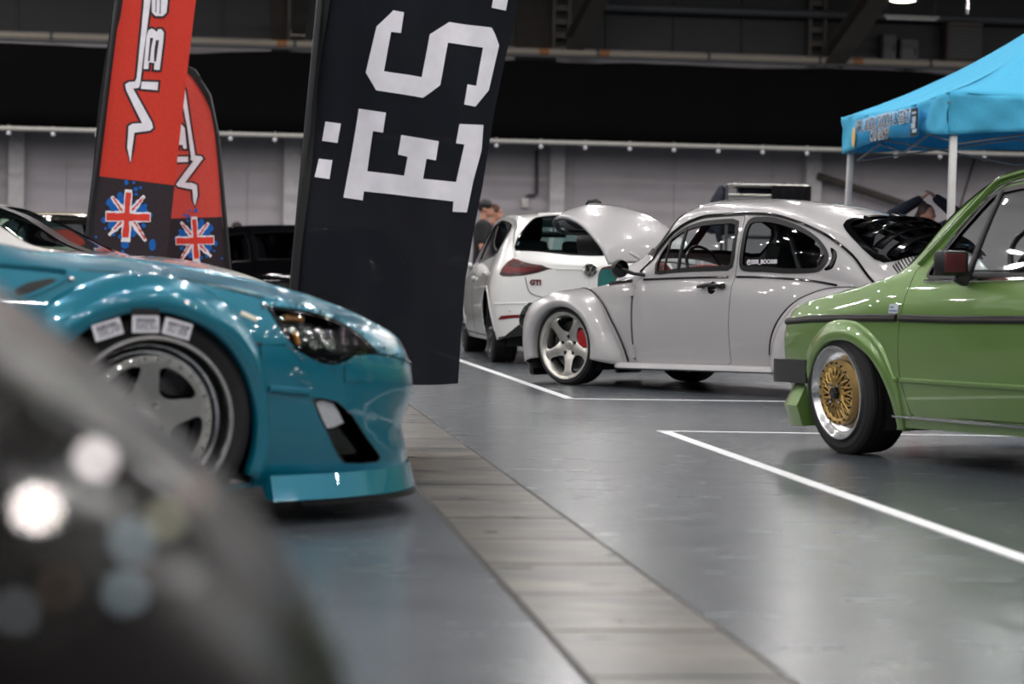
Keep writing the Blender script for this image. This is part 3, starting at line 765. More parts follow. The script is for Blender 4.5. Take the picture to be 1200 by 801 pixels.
MK1 = Body(
    B=[(.60,0),(.598,.5),(.585,.66),(.55,.735),(.45,.765),(0,.785),(-.5,.79),(-1.4,.79),(-2.4,.78),(-2.9,.74),(-3.05,.66),(-3.1,.4),(-3.11,0)],
    zb=[(.6,.585),(.5,.635),(.35,.665),(.15,.694),(0,.712),(-.12,.728),(-.36,.762),(-.5,.765),(-1.5,.775),(-3.0,.79),(-3.11,.7)],
    z0=[(.6,.28),(.4,.16),(0,.13),(-2.5,.15),(-3.11,.3)],
    zr=[(.6,.60),(.5,.655),(.35,.685),(0,.73),(-.28,.775),(-.36,.80),(-.60,1.0),(-.80,1.115),(-.95,1.165),(-1.2,1.19),(-1.8,1.2),(-2.3,1.16),(-2.5,1.1),(-2.75,.95),(-3.0,.82),(-3.11,.72)],
    R=[(.6,0),(.59,.5),(.4,.64),(0,.68),(-.3,.68),(-.6,.625),(-.9,.58),(-1.5,.57),(-2.3,.56),(-2.8,.6),(-3.05,.55),(-3.11,0)],
    zt=[(.6,.61),(.5,.67),(.3,.71),(0,.75),(-.22,.785),(-.32,.82),(-.6,1.03),(-.88,1.20),(-1.0,1.225),(-1.4,1.245),(-1.8,1.245),(-2.4,1.19),(-2.6,1.1),(-2.8,.97),(-3.0,.84),(-3.11,.73)],
    tuck=.06, bulge=.012, crown=3.2, soft=.035, wb=.01)
COUPE = Body(
    B=[(1.10,0),(1.085,.18),(1.04,.36),(.97,.50),(.86,.62),(.72,.71),(.55,.775),(.35,.81),(0,.82),(-.5,.81),(-1.2,.83),(-2.2,.84),(-2.57,.85),(-3.1,.78),(-3.35,.55),(-3.42,0)],
    zb=[(1.1,.40),(1.0,.46),(.9,.51),(.75,.57),(.5,.645),(.3,.69),(.1,.725),(-.3,.745),(-1,.78),(-2,.84),(-2.8,.86),(-3.3,.80),(-3.42,.7)],
    z0=[(1.1,.12),(.4,.09),(-.4,.12),(-2.9,.14),(-3.42,.25)],
    zr=[(1.1,.415),(1.06,.45),(.97,.53),(.83,.59),(.7,.64),(.44,.71),(.2,.755),(-.05,.785),(-.3,.80),(-.45,.83),(-.9,1.03),(-1.3,1.12),(-1.7,1.14),(-2.2,1.06),(-2.8,.90),(-3.3,.83),(-3.42,.72)],
    R=[(1.1,0),(1.08,.15),(1.03,.32),(.95,.45),(.8,.55),(.5,.62),(0,.66),(-.4,.66),(-.9,.58),(-1.5,.55),(-2.2,.55),(-2.8,.62),(-3.2,.58),(-3.35,.4),(-3.42,0)],
    zt=[(1.1,.43),(1.06,.475),(1.03,.505),(.977,.55),(.835,.612),(.7,.658),(.56,.70),(.44,.728),(.21,.772),(-.045,.80),(-.3,.81),(-.45,.85),(-.9,1.08),(-1.3,1.18),(-1.7,1.2),(-2.2,1.13),(-2.8,.93),(-3.3,.85),(-3.42,.74)],
    tuck=.05, bulge=.015, crown=3.0, soft=.02, wb=.01, pinch=[(.55,0),(.8,.02),(.95,.06),(1.05,.09),(1.1,.09)])
HATCH = Body(
    B=[(.8,0),(.77,.35),(.6,.62),(.3,.74),(-.2,.79),(-1,.80),(-2.6,.80),(-3.0,.795),(-3.18,.76),(-3.28,.68),(-3.34,.55),(-3.375,.3),(-3.385,0)],
    zb=[(.8,.55),(.3,.68),(-.3,.74),(-1,.77),(-2.5,.81),(-3.1,.82),(-3.385,.80)],
    z0=[(.8,.2),(.3,.16),(-2.5,.18),(-3.1,.20),(-3.385,.26)],
    zr=[(.8,.57),(.3,.73),(-.2,.82),(-.35,.86),(-.95,1.16),(-1.3,1.23),(-2,1.26),(-2.6,1.23),(-2.9,1.19),(-3.0,1.14),(-3.1,1.06),(-3.2,.955),(-3.28,.89),(-3.34,.85),(-3.385,.83)],
    R=[(.8,0),(.76,.3),(.5,.6),(-.3,.66),(-1,.60),(-2,.59),(-2.8,.575),(-3.0,.585),(-3.15,.62),(-3.25,.62),(-3.32,.54),(-3.37,.3),(-3.385,0)],
    zt=[(.8,.6),(.3,.77),(-.15,.85),(-.3,.89),(-.85,1.2),(-1.3,1.29),(-2,1.31),(-2.6,1.30),(-2.95,1.275),(-3.05,1.25),(-3.2,1.08),(-3.31,.93),(-3.36,.87),(-3.385,.84)],
    tuck=.05, bulge=.02, crown=2.8, soft=.02, wb=.015)
# ---------------------------------------------------------------- the grey classic car with its bonnet open
GREY = paint('pale_grey_paint', 'aeacae', 0, .32)
c = Car('classic_car', BEETLE, (.868, 17.229, 0), 134, 1.0, 'pale grey rounded classic car with its front bonnet propped open', 'car')
B = BEETLE
door = c.m([(-.667,.5),(-.672,.60),(-.686,.69),(-.735,.705),(-.81,.712),(-.90,.716),(-1.02,.716),(-1.26,.714),(-1.535,.712),(-1.54,.70),(-1.53,.62),(-1.519,.549),(-1.505,.5),(-1.489,.45),(-1.475,.25),(-1.469,.03),(-1.44,.016),(-.63,.016),(-.612,.04),(-.612,.25),(-.621,.48)])
win = c.m([(-.806,.535),(-.80,.60),(-.83,.665),(-.90,.698),(-.993,.702),(-1.167,.698),(-1.322,.698),(-1.44,.698),(-1.489,.69),(-1.497,.655),(-1.488,.565),(-1.475,.537),(-1.441,.527),(-1.2,.526),(-1.009,.527),(-.85,.527)])
qwin = c.m([(-1.556,.541),(-1.56,.60),(-1.57,.665),(-1.60,.695),(-1.681,.702),(-1.836,.703),(-1.989,.70),(-2.118,.687),(-2.195,.658),(-2.218,.622),(-2.186,.572),(-2.124,.545),(-1.945,.529),(-1.75,.527),(-1.60,.527)], 3)
cres = c.m([(-2.235,.682),(-2.272,.675),(-2.286,.645),(-2.27,.587),(-2.226,.562),(-2.208,.566),(-2.242,.60),(-2.251,.643),(-2.233,.668)], 3)
wscr = c.m([(-.50,1.0),(-.515,.93),(-.56,.86),(-.64,.785),(-.70,.755),(-.77,.755),(-.84,.77),(-.855,.80),(-.83,.88),(-.81,.95),(-.805,1.0)])
rwin = c.m([(-2.24,1.0),(-2.225,.92),(-2.225,.865),(-2.245,.836),(-2.29,.815),(-2.347,.80),(-2.432,.782),(-2.509,.773),(-2.567,.779),(-2.634,.812),(-2.70,.861),(-2.74,.90),(-2.79,1.0)])
# shell: from the front edge of the cowl back to the tail, sill to roof centre
shell = c.m([(.30,.02),(.30,.30),(.30,.47),(.1,.485),(-.25,.49),(-.40,.495),(-.415,.56),(-.42,.66),(-.42,.74),(-.43,.86),(-.435,1.0),(-.8,1.0),(-1.4,1.0),(-2.0,1.0),(-2.6,1.0),(-3.0,1.0),(-3.19999,1.0),(-3.19999,.5),(-3.19999,.02),(-2.95,.006),(-2.6,.006),(-1.5,.006),(-.5,.006)])
farch = c.m([(.30,-.03)]+[(.0+.33*math.cos(a), B.vz(.33*math.cos(a), .25+.33*math.sin(a))) for a in [math.radians(20+8*i) for i in range(21)]]+[(-.33,-.03)])
rarch = c.m([(-2.08,-.03)]+[(-2.4+.33*math.cos(a), B.vz(-2.4+.33*math.cos(a), .25+.33*math.sin(a))) for a in [math.radians(20+8*i) for i in range(18)]]+[(-2.72,-.03)])
c.panel('body_shell', shell, GREY, [offset(door, .004), offset(qwin, .004), wscr, rwin, cres, farch, rarch], sides=(1, -1))
for sd_ in (1, -1):
    d = c.panel('door', door, GREY, [win], sides=(sd_,), centre=False)
    c.ring('window_seal', win, SEAL, .010, .018, .004, .016, (sd_,), d)
    c.panel('window_glass', offset(win, -.006), GLASS, off=-.006, th=0, sides=(sd_,), parent=d, centre=False)
    c.strip('quarter_bar', [(-1.009,.527),(-1.022,.61),(-1.036,.70)], SEAL, .022, .012, -.002, (sd_,), d)
    c.strip('window_bar', [(-.885,.527),(-.895,.61),(-.902,.695)], SEAL, .010, .010, -.002, (sd_,), d)
    # handle: grip on two feet
    a = c.surf(-1.22, .440, .03, sd_); b_ = c.surf(-1.44, .447, .03, sd_); mid = c.surf(-1.30, .446, .034, sd_)
    h = MB().tube([a, mid, b_], [.010, .013, .014], 10); h.tube([c.surf(-1.25, .442, 0, sd_), c.surf(-1.25, .442, .03, sd_)], .011, 8)
    h.box(c.surf(-1.41, .446, .015, sd_), (.055, .034, .034), ch=.008); h.build('door_handle', BLACK, d)
    c.blob('handle_dish', -1.32, .44, .05, TRIM, -.004, sd_, d, .12)
    c.strip('hinge_gap', [(-.607, .035), (-.607, .46)], simple('gap_grey', '4c4b4e', .6), .016, .004, 0, (sd_,), d)
    for v0, v1 in ((.40, .47), (.045, .12)):
        c.strip('hinge', [(-.605, v0), (-.605, v1)], GREY, .034, .026, 0, (sd_,), d)
    c.strip('belt_trim', [(-.70,.493),(-1.03,.495),(-1.45,.497)], TRIM, .015, .008, 0, (sd_,), d)
    c.strip('belt_trim', [(-1.52,.497),(-1.9,.499),(-2.07,.499),(-2.304,.497)], TRIM, .015, .008, 0, (sd_,), smooth=3)
    c.strip('belt_trim', [(-.34,.492),(-.50,.492),(-.585,.492)], TRIM, .022, .008, 0, (sd_,))
    c.ring('quarter_seal', qwin, SEAL, .014, .016, .005, .018, (sd_,))
    g = c.panel('quarter_glass', offset(qwin, -.004), TINT, off=-.004, th=0, sides=(sd_,), centre=False)
    c.panel('air_vent', cres, TRIM, off=-.006, th=.01, sides=(sd_,), centre=False)
    c.strip('vent_fins', [(-2.262,.672),(-2.272,.64),(-2.255,.59)], BLACK, .02, .008, 0, (sd_,))
    # rain gutter from the pillar foot over the doors to the tail
    c.strip('rain_gutter', [(-.655,.60),(-.668,.69),(-.72,.724),(-.80,.728),(-.90,.728),(-1.06,.727),(-1.26,.726),(-1.6,.725),(-2.0,.725),(-2.193,.724),(-2.306,.718),(-2.413,.700),(-2.52,.63),(-2.60,.56)], TRIM if sd_ > 0 else TRIM, .018, .012, 0, (sd_,), smooth=3)
c.ring('windscreen_seal', wscr, SEAL, .012, .02, .004, .014, (1, -1)); c.panel('windscreen', offset(wscr, -.004), GLASS, off=-.004, th=0, sides=(1, -1))
c.panel('rear_glass', offset(rwin, -.004), TINT, off=-.012, th=0, sides=(1, -1)); 
c.ring('rear_window_seal', rwin, TRIM, .016, .024, .006, .02, (1, -1))
# louvre over the rear window: curved slats on ribs
lv = MB(); rows = [(-2.30, .832), (-2.39, .815), (-2.48, .800), (-2.57, .800), (-2.66, .845)]
for (x, v) in rows:
    for sg in (1, -1):
        pts = []
        for i in range(15):
            vv = v+(1-v)*i/14; xx = x-.075*((vv-v)/(1-v))**1.2; pts.append((xx, vv))
        vs = []
        for (xx, vv) in pts:
            p = c.surf(xx, vv, .018, sg); q = c.surf(xx-.068, vv, .052, sg); vs += [p, q, q-Vector((0, 0, .006)), p-Vector((0, 0, .006))]
        fs = [(i*4+j, i*4+(j+1) % 4, (i+1)*4+(j+1) % 4, (i+1)*4+j) for i in range(14) for j in range(4)]+[(0, 1, 2, 3), (59, 58, 57, 56)]
        lv.add(vs, fs)
lv.build('window_louvre', TRIM, c.root)
c.strip('louvre_rib', [(-2.27,.90),(-2.45,.88),(-2.62,.885),(-2.72,.91)], TRIM, .02, .035, 0, (1, -1))
c.strip('louvre_rib', [(-2.29,.985),(-2.5,.985),(-2.70,.985)], TRIM, .02, .035, 0, (1, -1))
# engine lid with its row of cooling slots
lid = c.m([(-2.83,1.0),(-2.80,.90),(-2.79,.83),(-2.85,.79),(-2.98,.80),(-3.08,.85),(-3.15,.92),(-3.165,1.0)])
c.panel('engine_lid', lid, GREY, off=.004, th=.006, sides=(1, -1))
for k in range(18):
    v0 = .775+.011*k; xa = -2.625-.0095*k
    for sg in (1, -1):
        p = [c.surf(xa, v0, .001, sg), c.surf(xa-.012, v0, .001, sg), c.surf(xa-.055-.012, v0-.026, .001, sg), c.surf(xa-.055, v0-.026, .001, sg)]
        q = [c.surf(xa, v0+.006, .001, sg), c.surf(xa-.055, v0-.020, .001, sg)]
        mb = MB().add([p[0], q[0], q[1], p[3], p[0]-Vector((0,0,.006)), q[0]-Vector((0,0,.006)), q[1]-Vector((0,0,.006)), p[3]-Vector((0,0,.006))], [(0,1,2,3),(4,7,6,5),(0,4,5,1),(1,5,6,2),(2,6,7,3),(3,7,4,0)]); mb.build('cooling_slot', BLACK, c.root, smooth=False)
# fenders
def seam_f(th):
    d = math.degrees(th)
    return pchip([(-15,.56),(14,.57),(25,.585),(38,.54),(60,.46),(90,.418),(115,.42),(136,.43),(150,.44),(165,.475),(180,.52),(190,.55)])(d)
def prof_f(th):
    d = math.degrees(th); rb = seam_f(th); k = (rb-.30)
    fr = max(0, min(1, (40-d)/60)); yb = .02*fr
    return [(.288,.665),(.292,.725-yb),(.302,.745-yb),(.33,.755-yb),(.30+k*.33,.742-yb*2),(.30+k*.62,.690-fr*.10),(.30+k*.86,.605-fr*.16)]
c.flare('front_fender', 0, .25, math.radians(-14), math.radians(192), prof_f, GREY, (1, -1), 56, zmin=.115, attach=seam_f)
def seam_r(th):
    d = math.degrees(th)
    return pchip([(-12,.60),(10,.585),(40,.53),(62,.48),(90,.45),(120,.47),(150,.52),(180,.58),(194,.60)])(d)
def prof_r(th):
    rb = seam_r(th); k = rb-.30
    return [(.288,.665),(.292,.745),(.302,.765),(.33,.778),(.30+k*.35,.775),(.30+k*.65,.745),(.30+k*.88,.68)]
c.flare('rear_fender', -2.4, .22, math.radians(-12), math.radians(194), prof_r, GREY, (1, -1), 56, zmin=.115, attach=seam_r)
for sg in (1, -1):
    # dark beading between fender and body
    for cx, cz, fn, a0, a1 in ((0, .25, seam_f, 90, 188), (-2.4, .22, seam_r, 2, 96)):
        pts = []
        for i in range(25):
            th = math.radians(a0+(a1-a0)*i/24); r = fn(th)+.003; x, z = cx+r*math.cos(th), cz+r*math.sin(th); pts.append((x, (B.P(x, B.vz(x, z))[1]+.008)*sg, z))
        MB().tube(pts, .007, 6).build('fender_beading', BLACK, c.root)
    # headlamp in the nose of the fender
    H = Matrix.Translation((.435, .60*sg, .47)) @ Euler((0, math.radians(72), math.radians(12*sg))).to_matrix().to_4x4()
    hl = MB().lathe([(-.05, .095), (.015, .100), (.03, .095), (.03, .078), (.02, .076)], 32, 'z'); hl.v = [H @ Vector(v) for v in hl.v]; hl = hl.build('headlamp', TRIM, c.root)
    g = MB().lathe([(.02, .078), (.035, .05), (.042, .001)], 28, 'z'); g.v = [H @ Vector(v) for v in g.v]; g.build('lamp_glass', GLASS, hl)
    # running board
    mb = MB()
    sec = [(.60,.165),(.66,.170),(.70,.166),(.724,.150),(.728,.132),(.715,.122),(.60,.120)]
    xs = [-.46,-.52,-.60,-1.2,-1.80,-1.89]
    fn = lambda u, w: (xs[u], (sec[w][0]-(.05 if u == 0 else (.012 if u == 1 else 0)))*sg, sec[w][1])
    vs = [fn(u, w) for u in range(6) for w in range(7)]
    mb.add(vs, [(u*7+w, u*7+(w+1) % 7, (u+1)*7+(w+1) % 7, (u+1)*7+w) for u in range(5) for w in range(7)]+[tuple(range(7)), tuple(35+j for j in range(6, -1, -1))])
    mb.build('running_board', GREY, c.root, angle=50)
    # mirror
    p = c.surf(-.70, .545, 0, sg); q = Vector((-.60, .775*sg, .80))
    mi = MB().tube([p, p+Vector((.05, .06*sg, .01)), q], [.012, .012, .016], 10)
    H = Matrix.Translation(q) @ Euler((0, math.radians(-97), math.radians(-12*sg))).to_matrix().to_4x4()
    k = MB().lathe([(.02, .058), (.0, .064), (-.03, .055), (-.055, .03), (-.06, .001)], 28, 'z'); k.v = [H @ Vector(v) for v in k.v]; mi.add(k.v, k.f); mi = mi.build('door_mirror', BLACK, c.root)
    k = MB().lathe([(.017, .057), (.018, .001)], 28, 'z'); k.v = [H @ Vector(v) for v in k.v]; k.build('mirror_glass', simple('dark_mirror', '3a3b3d', .06, 1.), mi)
# open bonnet: hinged at the cowl, thrown up and back
ctr = catmull([(-.25,.86),(-.20,.98),(-.10,1.09),(.04,1.195),(.20,1.262),(.35,1.280),(.46,1.258),(.535,1.205),(.565,1.14),(.57,1.10)], 8, False)
hw = pchip([(0,.46),(.15,.475),(.4,.45),(.6,.40),(.78,.32),(.9,.22),(1,.10)]); dr = pchip([(0,.055),(.3,.08),(.6,.10),(.75,.08),(.9,.04),(1,.01)])
def hood(u, k):
    t = u*(len(ctr)-1); i = min(int(t), len(ctr)-2); q = t-i
    x = ctr[i][0]*(1-q)+ctr[i+1][0]*q; z = ctr[i][1]*(1-q)+ctr[i+1][1]*q
    dx, dz = ctr[i+1][0]-ctr[i][0], ctr[i+1][1]-ctr[i][1]; l = math.hypot(dx, dz); nx, nz = dz/l, -dx/l
    d = dr(u)*abs(k)**2.2; return (x+nx*d, k*hw(u), z+nz*d)
bon = MB().grid(hood, [i/60 for i in range(61)], [-1+2*i/40 for i in range(41)]).build('bonnet', GREY, c.root)
md = bon.modifiers.new('t', 'SOLIDIFY'); md.thickness = .018; md.offset = -1
def liner(u, k):
    p = Vector(hood(u, k*.95)); e = Vector(hood(min(1, u+.02), k*.95))-Vector(hood(max(0, u-.02), k*.95)); e.normalize(); return p+Vector((e.z, 0, -e.x))*.024
MB().grid(liner, [.02+.96*i/40 for i in range(41)], [-1+2*i/24 for i in range(25)]).build('bonnet_liner', simple('dark_liner', '1b1e26', .5), bon)
def frm(u, k):
    p = Vector(hood(u, k)); q = Vector(hood(u, k*.8)); return p
mb = MB()
for sg in (1, -1): mb.tube([Vector(hood(u/40, .9*sg))+Vector((.02, 0, -.03)) for u in range(2, 39)], .018, 8)
mb.tube([Vector(hood(.97, -.9+1.8*i/12))+Vector((.0, 0, -.025)) for i in range(13)], .022, 8); mb.build('bonnet_frame', simple('dark_underside', '2b2f38', .5), bon)
p = Vector(hood(.60, 0)); MB().tube([p+Vector((-.07, 0, .018)), p+Vector((-.03, 0, .032)), p+Vector((.05, 0, .030)), p+Vector((.08, 0, .008))], [.008, .014, .014, .008], 8).build('bonnet_badge', BLACK, bon)
for sg in (1, -1): MB().tube([(-.38, .30*sg, .80), (-.36, .33*sg, .88), (-.28, .34*sg, .92)], .012, 8).build('bonnet_hinge', GREY, bon)
# boot under the bonnet, dark inside; bulkheads, floor, seats
mb = MB(); mb.box((-.02, 0, .40), (.85, .84, .35)); mb.box((-1.5, 0, .20), (2.3, 1.14, .12)); mb.box((-.50, 0, .55), (.16, 1.1, .40)); mb.box((-2.5, 0, .40), (1.0, .85, .30)); mb.build('inner_body', DARKIN, c.root, smooth=False)
c.well(0, .25, .33, .70, .40); c.well(-2.4, .22, .33, .72, .42)
c.wheel(0, .61, .275, .232, .18, style_cup, 3, 0, 1); c.wheel(0, .61, .275, .232, .18, style_cup, 3, 0, -1)
c.wheel(-2.4, .63, .285, .232, .20, style_cup, 3, 0, 1); c.wheel(-2.4, .63, .285, .232, .20, style_cup, 3, 0, -1)
MB().box((.50, 0, .20), (.10, 1.0, .16), ch=.03).box((.46, .44, .14), (.05, .26, .17), ch=.02).box((.46, -.44, .14), (.05, .26, .17), ch=.02).build('front_valance', BLACK, c.root)
def seat(car, x, y, z, hgt, mat):
    mb = MB(); mb.box((x, y, z+.10), (.50, .46, .16), ch=.05)
    R_ = Euler((0, math.radians(-14), 0)).to_matrix(); mb.box((x-.30, y, z+.42), (.14, .46, .62), R_, ch=.06); mb.box((x-.40, y, z+hgt), (.11, .30, .26), R_, ch=.05)
    return mb.build('seat', mat, car.root)
SEATM = simple('black_seat', '101012', .7)
for sg in (1, -1): seat(c, -1.36, .31*sg, .25, .78, SEATM)
MB().box((-2.05, 0, .62), (.12, 1.0, .55), Euler((0, math.radians(-15), 0)).to_matrix(), ch=.05).build('rear_bench', SEATM, c.root)
mb = MB().tube([(-.95+.17*math.sin(a)*.4, .31+.17*math.cos(a), .80+.17*math.sin(a)*.9) for a in [2*PI*i/32 for i in range(33)]], .011, 8)
mb.tube([(-.60, .31, .66), (-.95, .31, .80)], .016, 8); mb.build('steering_wheel', simple('steering_rim', '2b2b2d', .35), c.root)
mb = MB().box((-.62, 0, .755), (.20, 1.0, .07), ch=.03); mb.build('dashboard', DARKIN, c.root)
MB().tube([(-.66, .20, .795), (-.66, .0, .815), (-.66, -.2, .815), (-.66, -.35, .795)], [.018, .024, .024, .016], 10).build('dash_pad', simple('red_pad', 'b01818', .6), c.root, label='red padded dash top')
mb = MB()
for sg in (1, -1): mb.tube([(-1.72, .52*sg, .25), (-1.72, .50*sg, .95), (-1.72, .44*sg, 1.13), (-1.72, 0, 1.15)], .021, 10)
mb.tube([(-1.72, .40, 1.12), (-2.0, .55, .70)], .020, 10); mb.tube([(-1.72, -.4, 1.1), (-1.72, .45, .55)], .019, 10); mb.build('roll_cage', simple('grey_bar', '4a4b4e', .35, .6), c.root)
p = c.surf(-1.68, .545, .002, 1); n = Vector(B.N(-1.68, .545))
text_mesh('@ESSI_BOO500', .036, .001, WHITE, 'window_sticker', c.root, frame_at(c.surf(-1.725, .553, -.0005, 1)+n*.001, n), bold=.0012)
# rear lamps, bumpers
for sg in (1, -1):
    MB().ball((-2.93, .60*sg, .42), (.06, .06, .10), 14, 10).build('tail_lamp', REDM, c.root)
MB().tube([(-3.18, -.62, .30), (-3.26, -.35, .30), (-3.28, 0, .30), (-3.26, .35, .30), (-3.18, .62, .30)], .045, 10).build('rear_bumper', GREY, c.root)
# luggage in the open boot
M = Matrix.Translation((.868, 17.229, 0)) @ Euler((0, math.radians(1.0), math.radians(134))).to_matrix().to_4x4()
bag = empty('holdall', M @ Vector((-.02, .17, .578)), (0, 0, math.radians(134)), 'teal bag with dark red piping in the open front boot', 'bag')
def bagf(u, k):
    a = 2*PI*k; cx = math.copysign(abs(math.cos(a))**.55, math.cos(a))*.10; cz = math.copysign(abs(math.sin(a))**.7, math.sin(a))*.128+.128
    s_ = 1-.12*abs(2*u-1)**4; return (cx*s_, -.13+.26*u, cz*s_+.03*cx*0)
mb = MB().grid(bagf, [i/16 for i in range(17)], [i/32 for i in range(33)]); mb.add([bagf(0, i/32) for i in range(32)], [tuple(range(31, -1, -1))]); mb.add([bagf(1, i/32) for i in range(32)], [tuple(range(32))])
mb.build('bag_body', simple('teal_cloth', '1f6f6c', .8, var=.15), bag)
PIP = simple('maroon_piping', '6d2230', .7)
for u in (.06, .94): MB().tube([bagf(u, i/32) for i in range(33)], .009, 6).build('piping', PIP, bag)
MB().tube([(0, -.06, .25), (0, -.05, .275), (0, .05, .275), (0, .06, .25)], .010, 8).build('handle', PIP, bag)
# ---------------------------------------------------------------- the green square hatchback
GREEN = paint('leaf_green_paint', '6b8c4a', .25, .32)
c = Car('green_hatchback', MK1, (2.15, 10.861, 0), 113.3, 1.0, 'leaf green square hatchback with a gold cross-spoke wheel, cut by the right edge', 'car')
B = MK1
fz = B.fz
door = c.m([(-.548,.535),(-.605,.572),(-.667,.612),(-.762,.66),(-.83,.688),(-.90,.706),(-1.08,.708),(-1.5,.708),(-1.66,.706),(-1.68,.60),(-1.68,.50),(-1.68,.30),(-1.66,.05),(-.56,.048),(-.533,.055),(-.498,.168),(-.498,.268),(-.515,.368),(-.530,.43),(-.536,.461),(-.545,.50)])
win = c.m([(-.648,.500),(-.645,.512),(-.657,.536),(-.715,.582),(-.776,.626),(-.85,.668),(-.90,.688),(-.935,.694),(-1.0,.694),(-1.3,.692),(-1.61,.692),(-1.63,.685),(-1.635,.60),(-1.63,.50),(-1.60,.492),(-1.0,.492),(-.68,.493)])
qwin = c.m([(-1.72,.50),(-1.74,.60),(-1.77,.69),(-1.80,.695),(-2.2,.69),(-2.28,.66),(-2.36,.57),(-2.40,.51),(-2.38,.495),(-2.0,.492),(-1.74,.492)])
wscr = c.m([(-.27,1.0),(-.275,.93),(-.30,.85),(-.36,.775),(-.42,.745),(-.55,.745),(-.75,.75),(-.86,.76),(-.875,.80),(-.855,.90),(-.845,1.0)])
rwin = c.m([(-2.47,1.0),(-2.47,.9),(-2.48,.81),(-2.52,.785),(-2.65,.775),(-2.78,.785),(-2.82,.81),(-2.84,.9),(-2.845,1.0)])
ARC = [(.0,0)]
def arch_r(th):
    d = math.degrees(th) % 360
    return pchip([(-40,.335),(0,.318),(30,.30),(60,.275),(90,.264),(120,.280),(150,.325),(180,.362),(220,.378)])(d if d < 300 else d-360)
def arch_m(cx, cz, n=24, k=1.0, a0=-22, a1=202):
    pts = []
    for i in range(n+1):
        th = math.radians(a0+(a1-a0)*i/n); r = arch_r(th)*k; x = cx+r*math.cos(th); pts.append((x, B.vz(x, cz+r*math.sin(th)) if cz+r*math.sin(th) > B.z0(x)+.01 else -.03))
    return c.m(pts)
fa = arch_m(-.06, .24, k=1.03); ra = arch_m(-2.44, .26, k=1.03)
shell = c.m([(.59999,.02),(.59999,.30),(.59999,.5),(.59999,.75),(.59999,1.0),(.3,1.0),(-.2,1.0),(-.6,1.0),(-.88,1.0),(-1.4,1.0),(-2.4,1.0),(-2.8,1.0),(-3.0,1.0),(-3.10999,1.0),(-3.10999,.6),(-3.10999,.02),(-2.9,.01),(-1.5,.005),(-.5,.005),(.3,.01)])
hoodo = c.m([(.588,1.0),(.586,.90),(.57,.80),(.50,.745),(.3,.738),(0,.738),(-.20,.745),(-.235,.77),(-.22,.86),(-.205,1.0)])
c.panel('body_shell', shell, GREEN, [offset(door, .005), offset(qwin, .004), wscr, rwin, offset(hoodo, .004), fa, ra], sides=(1, -1))
bon = c.panel('bonnet', hoodo, GREEN, sides=(1, -1))
